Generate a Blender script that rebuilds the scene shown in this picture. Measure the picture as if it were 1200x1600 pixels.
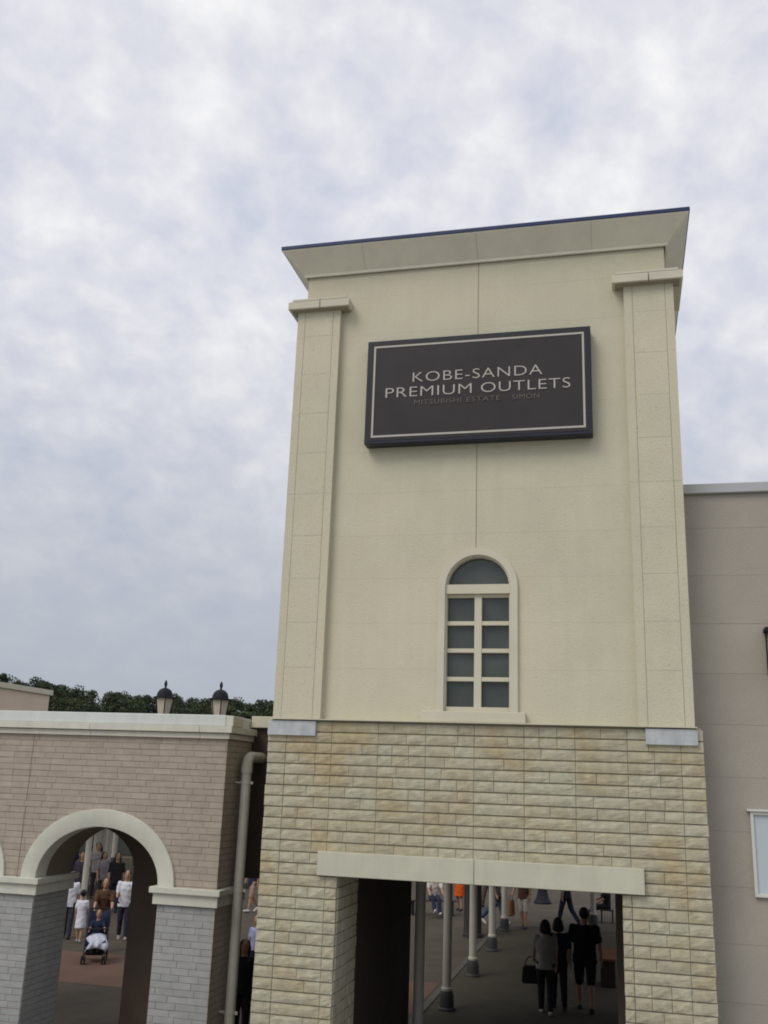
import bpy, bmesh, math, random
import numpy as np
from mathutils import Vector, Matrix, Euler
random.seed(7); np.random.seed(7)
for o in list(bpy.data.objects): bpy.data.objects.remove(o)
S = bpy.context.scene
COL = S.collection
R = math.radians

# ------------------------------------------------------------------ camera
CAM_H = 4.0
FPX = 1506.0                                   # focal length in pixels of the 1200 x 1600 photograph
def camera_axes():
    c = Vector((600, 800))
    up = Vector((796 - c.x, 4690 + c.y, -FPX)).normalized()
    x = -Vector((-5655 - c.x, -(990 - c.y), -FPX)); x = (x - up * x.dot(up)).normalized()
    return x, up.cross(x), up
ax, ay, az = camera_axes()
cam_data = bpy.data.cameras.new('camera'); cam = bpy.data.objects.new('camera', cam_data); COL.objects.link(cam)
cam.matrix_world = Matrix.Translation((0, 0, CAM_H)) @ Matrix((ax, ay, az)).to_4x4()
cam_data.sensor_fit = 'VERTICAL'; cam_data.sensor_height = 36.0; cam_data.lens = 36.0 * FPX / 1600.0
cam_data.clip_start = 0.1; cam_data.clip_end = 4000
S.camera = cam
S.render.resolution_x, S.render.resolution_y = 768, 1024

# ------------------------------------------------------------------ sky, sun, exposure
SUN_AZ, SUN_EL = (-0.42, -0.62), R(48)         # horizontal direction towards the veiled sun
world = bpy.data.worlds.new('World'); S.world = world; world.use_nodes = True
def build_world():
    nt = world.node_tree; nt.nodes.clear(); N = nt.nodes.new; L = nt.links.new
    out = N('ShaderNodeOutputWorld'); bg = N('ShaderNodeBackground'); bg.inputs['Strength'].default_value = 0.1
    L(bg.outputs[0], out.inputs[0])
    sky = N('ShaderNodeTexSky'); sky.sky_type = 'NISHITA'; sky.sun_disc = False
    sky.sun_elevation = SUN_EL; sky.sun_rotation = math.atan2(SUN_AZ[0], SUN_AZ[1]); sky.dust_density = 2.0
    tc = N('ShaderNodeTexCoord'); sep = N('ShaderNodeSeparateXYZ'); L(tc.outputs['Generated'], sep.inputs[0])
    def math_(op, a, b=None, clamp=False):
        n = N('ShaderNodeMath'); n.operation = op; n.use_clamp = clamp
        for i, v in enumerate((a, b)):
            if v is None: continue
            if isinstance(v, (int, float)): n.inputs[i].default_value = v
            else: L(v, n.inputs[i])
        return n.outputs[0]
    zc = math_('MAXIMUM', sep.outputs['Z'], 0.0)
    den = math_('ADD', zc, 0.55)
    u = math_('DIVIDE', sep.outputs['X'], den); v = math_('DIVIDE', sep.outputs['Y'], den)
    comb = N('ShaderNodeCombineXYZ'); L(u, comb.inputs[0]); L(v, comb.inputs[1])
    mp = N('ShaderNodeMapping'); mp.inputs['Rotation'].default_value = (0, 0, R(-30)); mp.inputs['Scale'].default_value = (1.25, 1.15, 1)
    mp.inputs['Location'].default_value = (3.1, 1.7, 0)
    L(comb.outputs[0], mp.inputs[0])
    n1 = N('ShaderNodeTexNoise'); n1.inputs['Scale'].default_value = 4.4; n1.inputs['Detail'].default_value = 3; n1.inputs['Roughness'].default_value = 0.5
    n1.inputs['Distortion'].default_value = 0.1
    n2 = N('ShaderNodeTexNoise'); n2.inputs['Scale'].default_value = 14.0; n2.inputs['Detail'].default_value = 5; n2.inputs['Roughness'].default_value = 0.55
    n2.inputs['Distortion'].default_value = 0.15
    L(mp.outputs[0], n1.inputs['Vector']); L(mp.outputs[0], n2.inputs['Vector'])
    s = math_('ADD', math_('MULTIPLY', n1.outputs['Fac'], 0.42), math_('MULTIPLY', n2.outputs['Fac'], 0.58))
    ramp = N('ShaderNodeValToRGB'); e = ramp.color_ramp.elements
    e[0].position = 0.30; e[0].color = (0.47, 0.50, 0.60, 1)
    e[1].position = 0.67; e[1].color = (0.79, 0.785, 0.785, 1)
    m = e.new(0.50); m.color = (0.63, 0.635, 0.68, 1)
    L(s, ramp.inputs[0])
    # the overcast layer thickens towards the horizon
    hz = N('ShaderNodeMapRange'); hz.inputs['From Min'].default_value = 0.0; hz.inputs['From Max'].default_value = 0.52
    hz.inputs['To Min'].default_value = 0.97; hz.inputs['To Max'].default_value = 0.0; hz.interpolation_type = 'SMOOTHSTEP'
    L(sep.outputs['Z'], hz.inputs[0])
    mixh = N('ShaderNodeMix'); mixh.data_type = 'RGBA'; L(hz.outputs[0], mixh.inputs[0]); L(ramp.outputs[0], mixh.inputs[6])
    mixh.inputs[7].default_value = (0.335, 0.36, 0.415, 1)
    sc = N('ShaderNodeVectorMath'); sc.operation = 'SCALE'; sc.inputs['Scale'].default_value = 10.0; L(mixh.outputs[2], sc.inputs[0])
    mix = N('ShaderNodeMix'); mix.data_type = 'RGBA'; mix.inputs[0].default_value = 0.93
    L(sky.outputs[0], mix.inputs[6]); L(sc.outputs[0], mix.inputs[7])
    L(mix.outputs[2], bg.inputs['Color'])
build_world()
sun_d = bpy.data.lights.new('sun', 'SUN'); sun_d.energy = 1.1; sun_d.angle = R(30); sun_d.color = (1.0, 0.95, 0.86)
sun = bpy.data.objects.new('sun', sun_d); COL.objects.link(sun)
sv = Vector((SUN_AZ[0], SUN_AZ[1], 0)).normalized() * math.cos(SUN_EL) + Vector((0, 0, math.sin(SUN_EL)))
sun.rotation_euler = sv.to_track_quat('Z', 'Y').to_euler(); sun.location = (-30, -40, 60)
S.view_settings.view_transform = 'Standard'; S.view_settings.look = 'None'; S.view_settings.gamma = 1.0
S.view_settings.use_curve_mapping = False; S.view_settings.exposure = 0.32
S.render.engine = 'CYCLES'
S.cycles.filter_width = 1.9

# ------------------------------------------------------------------ helpers
def tag(o, label=None, cat=None, group=None, kind=None):
    if label: o['label'] = label
    if cat: o['category'] = cat
    if group: o['group'] = group
    if kind: o['kind'] = kind
    elif label: o['kind'] = 'thing'
    return o
def empty(name, loc=(0, 0, 0), rz=0.0):
    o = bpy.data.objects.new(name, None); COL.objects.link(o); o.location = loc; o.rotation_euler = (0, 0, rz)
    o.empty_display_size = 0.2
    return o
def link(name, me, mat, parent=None, loc=None, smooth=False):
    o = bpy.data.objects.new(name, me); COL.objects.link(o)
    if mat is not None and not me.materials: me.materials.append(mat)
    if parent: o.parent = parent
    if loc is not None: o.location = loc
    if smooth:
        me.polygons.foreach_set('use_smooth', [True] * len(me.polygons))
    return o
class MB:
    def __init__(s): s.v = []; s.f = []
    def add(s, vs, fs):
        b = len(s.v); s.v += [tuple(p) for p in vs]; s.f += [tuple(i + b for i in f) for f in fs]; return s
    def box(s, x0, x1, y0, y1, z0, z1, ch=0.0):
        if ch <= 0:
            vs = [(x0,y0,z0),(x1,y0,z0),(x1,y1,z0),(x0,y1,z0),(x0,y0,z1),(x1,y0,z1),(x1,y1,z1),(x0,y1,z1)]
            return s.add(vs, [(3,2,1,0),(4,5,6,7),(0,1,5,4),(1,2,6,5),(2,3,7,6),(3,0,4,7)])
        bm = bmesh.new(); bmesh.ops.create_cube(bm, size=1)
        for p in bm.verts: p.co = Vector(((x0+x1)/2 + p.co.x*(x1-x0), (y0+y1)/2 + p.co.y*(y1-y0), (z0+z1)/2 + p.co.z*(z1-z0)))
        bmesh.ops.bevel(bm, geom=bm.edges[:], offset=ch, segments=2, profile=0.5, affect='EDGES')
        bm.verts.index_update(); s.add([p.co[:] for p in bm.verts], [[w.index for w in f.verts] for f in bm.faces]); bm.free(); return s
    def prism_xz(s, poly, y0, y1):                       # polygon in x,z extruded along y
        n = len(poly); vs = [(x, y0, z) for x, z in poly] + [(x, y1, z) for x, z in poly]
        return s.add(vs, [tuple(range(n)), tuple(range(2*n-1, n-1, -1))] + [(i, i+n, (i+1) % n + n, (i+1) % n) for i in range(n)])
    def tube(s, pts, r, n=10, cap=True):
        pts = [Vector(p) for p in pts]; rs = r if isinstance(r, (list, tuple)) else [r] * len(pts); b = len(s.v); ref = None
        for i, p in enumerate(pts):
            d = (pts[min(i+1, len(pts)-1)] - pts[max(i-1, 0)]).normalized()
            a = d.orthogonal().normalized() if ref is None else (ref - d * ref.dot(d)).normalized()
            ref = a; c = d.cross(a)
            for k in range(n):
                t = 2 * math.pi * k / n; q = p + (a * math.cos(t) + c * math.sin(t)) * rs[i]; s.v.append(tuple(q))
        for i in range(len(pts) - 1):
            for k in range(n): s.f.append((b+i*n+k, b+i*n+(k+1) % n, b+(i+1)*n+(k+1) % n, b+(i+1)*n+k))
        if cap:
            s.f.append(tuple(b + k for k in range(n-1, -1, -1))); e = b + (len(pts)-1)*n; s.f.append(tuple(e + k for k in range(n)))
        return s
    def lathe(s, prof, c=(0, 0, 0), n=16):              # prof: (radius, z)
        return s.tube([(c[0], c[1], c[2] + z) for r_, z in prof], [r_ for r_, z in prof], n)
    def ell(s, c, r, n=12, m=8):
        b = len(s.v); s.v.append((c[0], c[1], c[2] + r[2]))
        for i in range(1, m):
            t = math.pi * i / m
            for k in range(n):
                p = 2 * math.pi * k / n
                s.v.append((c[0] + r[0]*math.sin(t)*math.cos(p), c[1] + r[1]*math.sin(t)*math.sin(p), c[2] + r[2]*math.cos(t)))
        s.v.append((c[0], c[1], c[2] - r[2])); e = len(s.v) - 1
        for k in range(n):
            s.f.append((b, b+1+k, b+1+(k+1) % n)); q = b + 1 + (m-2)*n; s.f.append((e, q+(k+1) % n, q+k))
            for i in range(m-2): a = b+1+i*n; s.f.append((a+k, a+n+k, a+n+(k+1) % n, a+(k+1) % n))
        return s
    def mesh(s, name, fix=True):
        me = bpy.data.meshes.new(name); me.from_pydata(s.v, [], s.f)
        if fix:
            bm = bmesh.new(); bm.from_mesh(me); bmesh.ops.recalc_face_normals(bm, faces=bm.faces[:]); bm.to_mesh(me); bm.free()
        me.update(); return me
    def build(s, name, mat, parent=None, smooth=False, loc=None, fix=True):
        o = link(name, s.mesh(name, fix), mat, parent, loc)
        if smooth: shade(o.data)
        return o
def shade(me, ang=35):
    me.polygons.foreach_set('use_smooth', [True] * len(me.polygons))
    bm = bmesh.new(); bm.from_mesh(me)
    for e in bm.edges: e.smooth = not (len(e.link_faces) == 2 and e.calc_face_angle(0) > R(ang))
    bm.to_mesh(me); bm.free()

# ------------------------------------------------------------------ materials
MATS = {}
def mat(name, col, rough=0.85, var=0.0, vscale=2.0, col2=None, mask=(0.45, 0.65), mscale=1.2, bump=0.0, bscale=60.0, bdist=0.004,
        rand=0.0, spec=0.3, metal=0.0, streak=0.0, speck=0.0, randcols=None, trans=0.0):
    m = bpy.data.materials.new(name); m.use_nodes = True; nt = m.node_tree; N = nt.nodes.new; L = nt.links.new
    b = nt.nodes['Principled BSDF']; b.inputs['Roughness'].default_value = rough; b.inputs['Metallic'].default_value = metal
    b.inputs['Specular IOR Level'].default_value = spec
    if trans: b.inputs['Transmission Weight'].default_value = trans
    geo = N('ShaderNodeNewGeometry')
    def noise(scale, detail=4, rough_=0.55, vec=None):
        n = N('ShaderNodeTexNoise'); n.inputs['Scale'].default_value = scale; n.inputs['Detail'].default_value = detail
        n.inputs['Roughness'].default_value = rough_; L(vec if vec else geo.outputs['Position'], n.inputs['Vector']); return n.outputs['Fac']
    def mix(fac, a, c, blend='MIX'):
        n = N('ShaderNodeMix'); n.data_type = 'RGBA'; n.blend_type = blend
        for sock, v in ((n.inputs[0], fac), (n.inputs[6], a), (n.inputs[7], c)):
            if isinstance(v, (int, float)): sock.default_value = v
            elif isinstance(v, tuple): sock.default_value = (*v[:3], 1)
            else: L(v, sock)
        return n.outputs[2]
    def mrange(v, a, c, d, e, smooth=False):
        n = N('ShaderNodeMapRange'); L(v, n.inputs[0])
        for i, q in enumerate((a, c, d, e)): n.inputs[i+1].default_value = q
        if smooth: n.interpolation_type = 'SMOOTHSTEP'
        return n.outputs[0]
    def scale_col(c, f):
        n = N('ShaderNodeVectorMath'); n.operation = 'SCALE'; L(c, n.inputs[0]); L(f, n.inputs['Scale']); return n.outputs[0]
    c = N('ShaderNodeRGB'); c.outputs[0].default_value = (*col, 1); c = c.outputs[0]
    oi = None
    if rand or randcols:
        oi = N('ShaderNodeObjectInfo').outputs['Random']
    if randcols:
        rp = N('ShaderNodeValToRGB'); rp.color_ramp.interpolation = 'LINEAR'; e = rp.color_ramp.elements
        e[0].position = 0; e[0].color = (*randcols[0], 1); e[1].position = 1; e[1].color = (*randcols[-1], 1)
        for i, q in enumerate(randcols[1:-1]): x = e.new((i+1)/(len(randcols)-1)); x.color = (*q, 1)
        L(oi, rp.inputs[0]); c = rp.outputs[0]
    if col2 is not None: c = mix(mrange(noise(mscale), mask[0], mask[1], 0, 1, True), c, col2)
    if rand: c = scale_col(c, mrange(oi, 0, 1, 1-rand, 1+rand))
    if var: c = scale_col(c, mrange(noise(vscale, 6), 0.3, 0.7, 1-var, 1+var))
    if streak:
        mp = N('ShaderNodeMapping'); mp.inputs['Scale'].default_value = (9, 9, 0.5); L(geo.outputs['Position'], mp.inputs[0])
        c = scale_col(c, mrange(noise(1.0, 5, 0.6, mp.outputs[0]), 0.35, 0.7, 1+streak*0.4, 1-streak))
    if speck: c = scale_col(c, mrange(noise(45, 2, 0.5), 0.30, 0.36, 1-speck, 1.0))
    L(c, b.inputs['Base Color'])
    if bump:
        bn = N('ShaderNodeBump'); bn.inputs['Strength'].default_value = bump; bn.inputs['Distance'].default_value = bdist
        L(noise(bscale, 5, 0.6), bn.inputs['Height']); L(bn.outputs[0], b.inputs['Normal'])
    if rough > 0.15: L(mrange(noise(3.0), 0.3, 0.7, max(0.05, rough-0.08), min(1, rough+0.08)), b.inputs['Roughness'])
    MATS[name] = m; return m
M_cream   = mat('cream_stucco', (0.60, 0.56, 0.425), 0.9, col2=(0.56, 0.54, 0.405), mask=(0.4, 0.62), mscale=0.55, var=0.045, vscale=2.2, bump=1.0, bscale=48, bdist=0.007, speck=0.17, streak=0.025, rand=0.012)
M_creamj  = mat('joint_sealant', (0.30, 0.275, 0.20), 0.9)
M_creamh  = mat('filled_joint', (0.54, 0.51, 0.385), 0.9)
M_trim    = mat('cream_trim', (0.58, 0.55, 0.44), 0.8, var=0.05, vscale=2, bump=0.25, bscale=80, bdist=0.003)
M_wframe  = mat('window_frame_paint', (0.58, 0.55, 0.43), 0.6, var=0.03)
M_lintel  = mat('lintel_render', (0.53, 0.52, 0.415), 0.85, var=0.06, vscale=3, bump=0.4, bscale=90, streak=0.05)
M_cornice = mat('cornice_render', (0.70, 0.68, 0.56), 0.8, var=0.05, vscale=2, bump=0.3, bscale=90, streak=0.04)
M_stone   = mat('split_face_stone', (0.45, 0.43, 0.31), 0.95, randcols=((0.415,0.39,0.285),(0.435,0.405,0.298),(0.425,0.392,0.28),(0.445,0.422,0.318),(0.42,0.406,0.305)),
                col2=(0.41, 0.335, 0.20), mask=(0.46, 0.74), mscale=1.5, var=0.15, vscale=11, bump=0.7, bscale=34, bdist=0.010, rand=0.035, streak=0.04)
M_mortar  = mat('stone_joint', (0.33, 0.315, 0.23), 0.95, var=0.1, vscale=5)
M_plate   = mat('bare_panel_end', (0.46, 0.49, 0.50), 0.8, var=0.12, vscale=9, streak=0.15)
M_brick   = mat('taupe_brick', (0.40, 0.34, 0.275), 0.95, randcols=((0.385,0.328,0.272),(0.40,0.342,0.283),(0.39,0.332,0.275),(0.405,0.35,0.29)),
                var=0.10, vscale=6, bump=0.8, bscale=50, bdist=0.006, rand=0.04)
M_bgrey   = mat('grey_brick', (0.37, 0.36, 0.34), 0.95, randcols=((0.345,0.35,0.348),(0.37,0.375,0.372),(0.355,0.358,0.354)), var=0.10, vscale=6, bump=0.8, bscale=50, bdist=0.006, rand=0.04)
M_bjoint  = mat('brick_joint', (0.25, 0.21, 0.17), 0.95, var=0.1, vscale=5)
M_bseal   = mat('brown_sealant', (0.19, 0.15, 0.12), 0.9)
M_archtrim= mat('arch_trim', (0.58, 0.58, 0.50), 0.8, var=0.07, vscale=3, bump=0.3, bscale=90, streak=0.04)
M_cap     = mat('coping_metal', (0.60, 0.63, 0.60), 0.55, var=0.05, vscale=4, spec=0.4, streak=0.06)
M_pale    = mat('pale_moulding', (0.60, 0.58, 0.50), 0.8, var=0.06, vscale=3, streak=0.08)
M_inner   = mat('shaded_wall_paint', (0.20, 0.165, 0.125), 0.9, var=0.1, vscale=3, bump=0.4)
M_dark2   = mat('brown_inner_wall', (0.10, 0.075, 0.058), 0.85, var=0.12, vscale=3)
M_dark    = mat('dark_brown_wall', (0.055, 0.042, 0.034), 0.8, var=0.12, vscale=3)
M_taupe   = mat('taupe_render', (0.375, 0.345, 0.297), 0.92, var=0.07, vscale=1.1, bump=0.9, bscale=55, bdist=0.006, speck=0.14, rand=0.02)
M_taupej  = mat('taupe_joint', (0.32, 0.295, 0.252), 0.9)
M_coping  = mat('grey_coping', (0.42, 0.44, 0.44), 0.5, var=0.05, spec=0.4)
M_blue    = mat('blue_metal', (0.010, 0.024, 0.095), 0.5, var=0.05, spec=0.4)
M_navy    = mat('navy_metal', (0.010, 0.013, 0.026), 0.45, var=0.05, spec=0.4)
M_sign    = mat('sign_face', (0.030, 0.026, 0.027), 0.55, var=0.10, vscale=2.5)
M_gold    = mat('sign_lettering', (0.46, 0.44, 0.40), 0.6)
M_goldd   = mat('sign_small_lettering', (0.16, 0.145, 0.125), 0.6)
M_glass   = mat('window_glass', (0.062, 0.073, 0.068), 0.08, var=0.3, vscale=1.6, spec=0.5)
M_skyglass= mat('white_window_glass', (0.50, 0.56, 0.60), 0.12, spec=0.6)
M_white   = mat('white_frame', (0.62, 0.62, 0.58), 0.6)
M_pipe    = mat('drainpipe_paint', (0.50, 0.475, 0.41), 0.55, var=0.06, vscale=4, streak=0.08)
M_column  = mat('column_paint', (0.50, 0.48, 0.42), 0.5, var=0.05, vscale=4)
M_colbase = mat('column_base_iron', (0.045, 0.045, 0.045), 0.6, var=0.1)
M_iron    = mat('lamp_iron', (0.018, 0.020, 0.026), 0.6, var=0.1, spec=0.12)
M_lampgl  = mat('lamp_glass', (0.60, 0.54, 0.43), 0.45, var=0.06, vscale=6)
M_pave    = mat('plaza_paving', (0.085, 0.072, 0.057), 0.9, spec=0.08, var=0.14, vscale=1.2, bump=0.4, bscale=20)
M_red     = mat('red_paving', (0.135, 0.085, 0.066), 0.9, spec=0.08, var=0.14, vscale=1.5, bump=0.4, bscale=20)
M_walk    = mat('walkway_paving', (0.064, 0.058, 0.043), 0.93, spec=0.08, var=0.10, vscale=1.2, bump=0.3, bscale=20)
M_asph    = mat('asphalt', (0.085, 0.085, 0.09), 0.92, var=0.12, vscale=1.0, bump=0.5, bscale=40)
M_bounce    = mat('pale_bounce_sheet', (0.36, 0.345, 0.31), 0.9, var=0.1, vscale=1.2)  # pale tone chosen to reflect light up under the cornice
M_kerb    = mat('kerb_stone', (0.085, 0.08, 0.066), 0.9, var=0.1)
M_beige   = mat('beige_wall', (0.66, 0.54, 0.42), 0.9, var=0.05, vscale=1)
M_grass   = mat('hill_ground', (0.055, 0.075, 0.025), 1.0, var=0.3, vscale=0.15)
M_leaf    = mat('tree_leaf', (0.036, 0.053, 0.028), 0.9, col2=(0.06, 0.073, 0.03), mask=(0.42, 0.62), mscale=0.22, var=0.35, vscale=0.5)
M_bark    = mat('bark', (0.09, 0.07, 0.05), 0.95, var=0.2, vscale=3)
M_darkwood = mat('dark_wood', (0.06, 0.04, 0.028), 0.7, var=0.2, vscale=4)
M_wood    = mat('wood', (0.20, 0.10, 0.05), 0.7, var=0.2, vscale=4)
M_grey    = mat('dark_grey_cladding', (0.05, 0.048, 0.046), 0.7, var=0.1, spec=0.15)
M_roofm   = mat('roof_metal', (0.22, 0.22, 0.22), 0.7, var=0.1)
M_rubber  = mat('rubber', (0.02, 0.02, 0.02), 0.8)
M_skin    = mat('skin', (0.42, 0.25, 0.17), 0.6)
_cloth = {}
def cloth(c):
    if c not in _cloth: _cloth[c] = mat('cloth_%d' % len(_cloth), c, 0.95, var=0.12, vscale=9, bump=0.5, bscale=25, bdist=0.01)
    return _cloth[c]
M_hairb   = mat('black_hair', (0.016, 0.012, 0.010), 0.6, var=0.3, vscale=30)
M_hairr   = mat('brown_hair', (0.075, 0.032, 0.018), 0.6, var=0.3, vscale=30)
M_eye     = mat('eye_dark', (0.01, 0.01, 0.01), 0.3)
M_lip     = mat('lip', (0.30, 0.11, 0.09), 0.6)

# ------------------------------------------------------------------ setting: ground
def sheet(name, poly, z, m):
    return tag(MB().add([(x, y, z) for x, y in poly], [tuple(range(len(poly)))]).build(name, m), kind='structure')
def rect(x0, x1, y0, y1): return [(x0, y0), (x1, y0), (x1, y1), (x0, y1)]
sheet('ground', rect(-1500, 1500, -600, 2000), 0.0, M_asph)
sheet('bounce_sheet', rect(-45, 30, -45, 10.5), 0.004, M_bounce)  # out of view, added to bounce light onto cornice, capitals and lower stone
sheet('plaza', rect(-70, 40, 10.5, 80), 0.004, M_pave)
sheet('red_paving_band', rect(-30, -3.75, 18.15, 21.07), 0.008, M_red)
sheet('walkway', rect(-3.55, 0.6, 12.0, 29.9), 0.012, M_walk)
tag(MB().box(-3.68, -3.552, 16.9, 29.9, 0.005, 0.03, 0.006).build('kerb', M_kerb), kind='structure')
def hill():
    nx, ny = 90, 24; v = []; f = []
    for j in range(ny):
        for i in range(nx):
            x = -330 + 560 * i / (nx-1); y = 85 + 220 * j / (ny-1)
            t = min(1, max(0, (y - 88) / 62.0)); t = t*t*(3-2*t)
            h = hill_h(x) * t + 0.5 * math.sin(x*0.11) * t + 0.4 * math.sin(y*0.17 + x*0.05) * t
            v.append((x, y, h - 0.3))
    for j in range(ny-1):
        for i in range(nx-1): a = j*nx+i; f.append((a, a+1, a+nx+1, a+nx))
    me = bpy.data.meshes.new('hill'); me.from_pydata(v, [], f); me.update()
    tag(link('hill', me, M_grass, smooth=True), kind='structure')
def hill_h(x): return float(np.interp(x, [-330, -190, -106, -92, -75, -56, 0, 200], [16.5, 15.5, 13.6, 11.6, 10.0, 9.4, 9.0, 9.0]))
hill()

# ------------------------------------------------------------------ tower
CX = -1.765
tower = empty('entrance_tower', (CX, 12.0, 0))
tag(tower, 'tall cream stucco tower with stone block base, arched window and dark sign', 'tower')
TW = Vector((-CX, -12.0, 0))                    # children are written in world coordinates
def tpart(o): o.location = Vector(o.location) + TW; return o
WCX, WR, WZS, WZB = -1.735, 0.455, 6.36, 4.80   # window opening: centre, half width, spring line, sill level
def win_half(z):
    if z <= WZB: return 0.0
    if z <= WZS: return WR
    return math.sqrt(max(0, WR*WR - (z-WZS)**2))
def half_panel(side, x_out, z0, z1, gap):
    n = 14; cuts = [z0 + (z1-z0)*i/n for i in range(n+1)]
    for q in [WZB, WZB + 1e-4] + [WZS + WR*math.sin(math.pi/2*i/16) for i in range(17)]: 
        if z0 < q < z1: cuts.append(q)
    cuts.sort()
    inner = []
    for z in cuts:
        hw = win_half(z)
        x = WCX + side*hw if hw > 0 else CX + side*gap
        if side < 0: x = min(x, CX - gap)
        else: x = max(x, CX + gap)
        inner.append((x, z))
    simp = [inner[0]]
    for i in range(1, len(inner)-1):
        if abs(inner[i][0]-inner[i-1][0]) > 1e-6 or abs(inner[i][0]-inner[i+1][0]) > 1e-6: simp.append(inner[i])
    simp.append(inner[-1])
    return [(x_out, z0)] + simp + [(x_out, z1)]
BX0, BX1 = -4.253, 0.723
Z_CREAM, Z_FRIEZE = 4.672, 10.96
for sd, xo in ((-1, BX0), (1, BX1)):
    tpart(MB().prism_xz(half_panel(sd, xo, Z_CREAM + 0.005, 11.1, 0.0), 12.012, 12.22).build('wall', M_creamh, tower))
tpart(MB().box(BX0, BX1, 12.22, 17.0, Z_CREAM, 11.1).build('wall', M_cream, tower))
rows = [Z_CREAM] + [Z_CREAM + 0.065 + 0.583*i for i in range(1, 11)] + [Z_FRIEZE]
if rows[-1] - rows[-2] < 0.2: rows.pop(-2)
for z0, z1 in zip(rows[:-1], rows[1:]):
    for sd, xo in ((-1, BX0), (1, BX1)):
        dy = random.uniform(-0.0012, 0.0012)
        tpart(MB().prism_xz(half_panel(sd, xo, z0 + 0.0005, z1 - 0.0005, 0.005), 12.0 + dy*0.3, 12.0125).build('panel', M_cream, tower))
# pilasters on the corners: two narrow edge strips and a wide centre strip of stacked panels
for side in (-1, 1):
    xo = CX + side*2.58; xi = CX + side*1.945
    p = tpart(MB().box(min(xo, xi)+0.003, max(xo, xi)-0.003, 11.909, 12.0, Z_CREAM, 10.375).build('pilaster', M_creamh, tower))
    tpart(MB().box(min(xo, CX+side*2.488), max(xo, CX+side*2.488), 12.0, 12.7, Z_CREAM, 10.375).build('pilaster_return', M_cream, tower))
    edges = [xo, CX+side*2.47, CX+side*2.055, xi]
    for q in (edges[1], edges[2]): MB().box(q-0.0045, q+0.0045, 11.904, 11.9088, Z_CREAM+0.002, 10.37).build('sealant_joint', M_creamj, p)
    for i in range(3):
        a, b = sorted((edges[i], edges[i+1]))
        a += 0.003 if i != (2 if side > 0 else 0) else 0; b -= 0.003
        zz = [Z_CREAM] + [Z_CREAM + 0.065 + 0.583*k for k in range(1, 10)] + [10.375]
        if i != 1: zz = [Z_CREAM, 7.65, 10.375]
        for z0, z1 in zip(zz[:-1], zz[1:]):
            q = MB().box(a, b, 11.90 + random.uniform(-0.001, 0.001), 11.91, z0 + 0.0012, z1 - 0.0012).build('panel', M_cream, p)
    # capital: wide slab with a thin fillet above, split by a dark joint
    xa, xb = sorted((CX + side*2.70, CX + side*1.80))
    cp = tpart(MB().box(xa+0.04, xb-0.04, 11.83, 12.02, 10.363, 10.515).build('capital', M_creamj, tower))
    xm = (xa+xb)/2 + 0.02
    for a, b in ((xa, xm-0.006), (xm+0.006, xb)):
        MB().box(a, b, 11.79, 12.02, 10.375, 10.49, 0.006).build('slab', M_trim, cp)
        MB().box(a + (0.05 if a == xa else 0), b - (0.05 if b == xb else 0), 11.83, 12.02, 10.498, 10.545, 0.004).build('fillet', M_trim, cp)
    if side < 0: a, b = xa, CX - 2.49
    else: a, b = CX + 2.49, xb
    MB().box(a, b, 12.021, 12.75, 10.375, 10.49, 0.006).build('slab', M_trim, cp)
# flaring cornice and dark roof edge
def cornice():
    z0, z1, p = 10.955, 11.27, 0.30
    mb = MB()
    ins = [(BX0-0.02, 11.98), (BX1+0.02, 11.98), (BX1+0.02, 17.02), (BX0-0.02, 17.02)]
    def ring(off, z): return [(ins[0][0]-off, ins[0][1]-off, z), (ins[1][0]+off, ins[1][1]-off, z), (ins[2][0]+off, ins[2][1]+off, z), (ins[3][0]-off, ins[3][1]+off, z)]
    prof = [(0.0, z0), (0.03, z0), (0.035, z0+0.03), (p-0.01, z1-0.02), (p, z1)]
    vs = []; fs = []
    for o_, z in prof: vs += ring(o_, z)
    for i in range(len(prof)-1):
        for k in range(4): fs.append((i*4+k, i*4+(k+1) % 4, (i+1)*4+(k+1) % 4, (i+1)*4+k))
    mb.add(vs, fs)
    c = tpart(mb.build('cornice', M_cornice, tower))
    # dark joint strips where cornice sections meet
    for x in (CX-1.62, CX+0.0, CX+1.55):
        o_ = 0.036
        MB().add([(x-0.004, 11.98-0.037, z0+0.03), (x+0.004, 11.98-0.037, z0+0.03), (x+0.004, 11.98-p+0.0075, z1-0.02), (x-0.004, 11.98-p+0.0075, z1-0.02)], [(0, 1, 2, 3)]).build('joint', M_creamh, c)
    MB().box(BX0-0.02-p-0.012, BX1+0.02+p+0.012, 11.98-p-0.012, 17.02+p+0.012, z1+0.001, z1+0.055, 0.005).build('roof_edge', M_blue, c)
    tpart(MB().add([(BX0-0.3, 11.7, 11.32), (BX1+0.3, 11.7, 11.32), (BX1+0.3, 17.3, 11.32), (BX0-0.3, 17.3, 11.32), ((BX0+BX1)/2, 14.5, 11.55)],
              [(0,1,4),(1,2,4),(2,3,4),(3,0,4)]).build('roof', M_roofm, tower))
cornice()
tpart(MB().box(CX-0.0048, CX+0.0048, 12.006, 12.0118, WZS+0.52, Z_FRIEZE).build('sealant_joint', M_creamj, tower))
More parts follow.
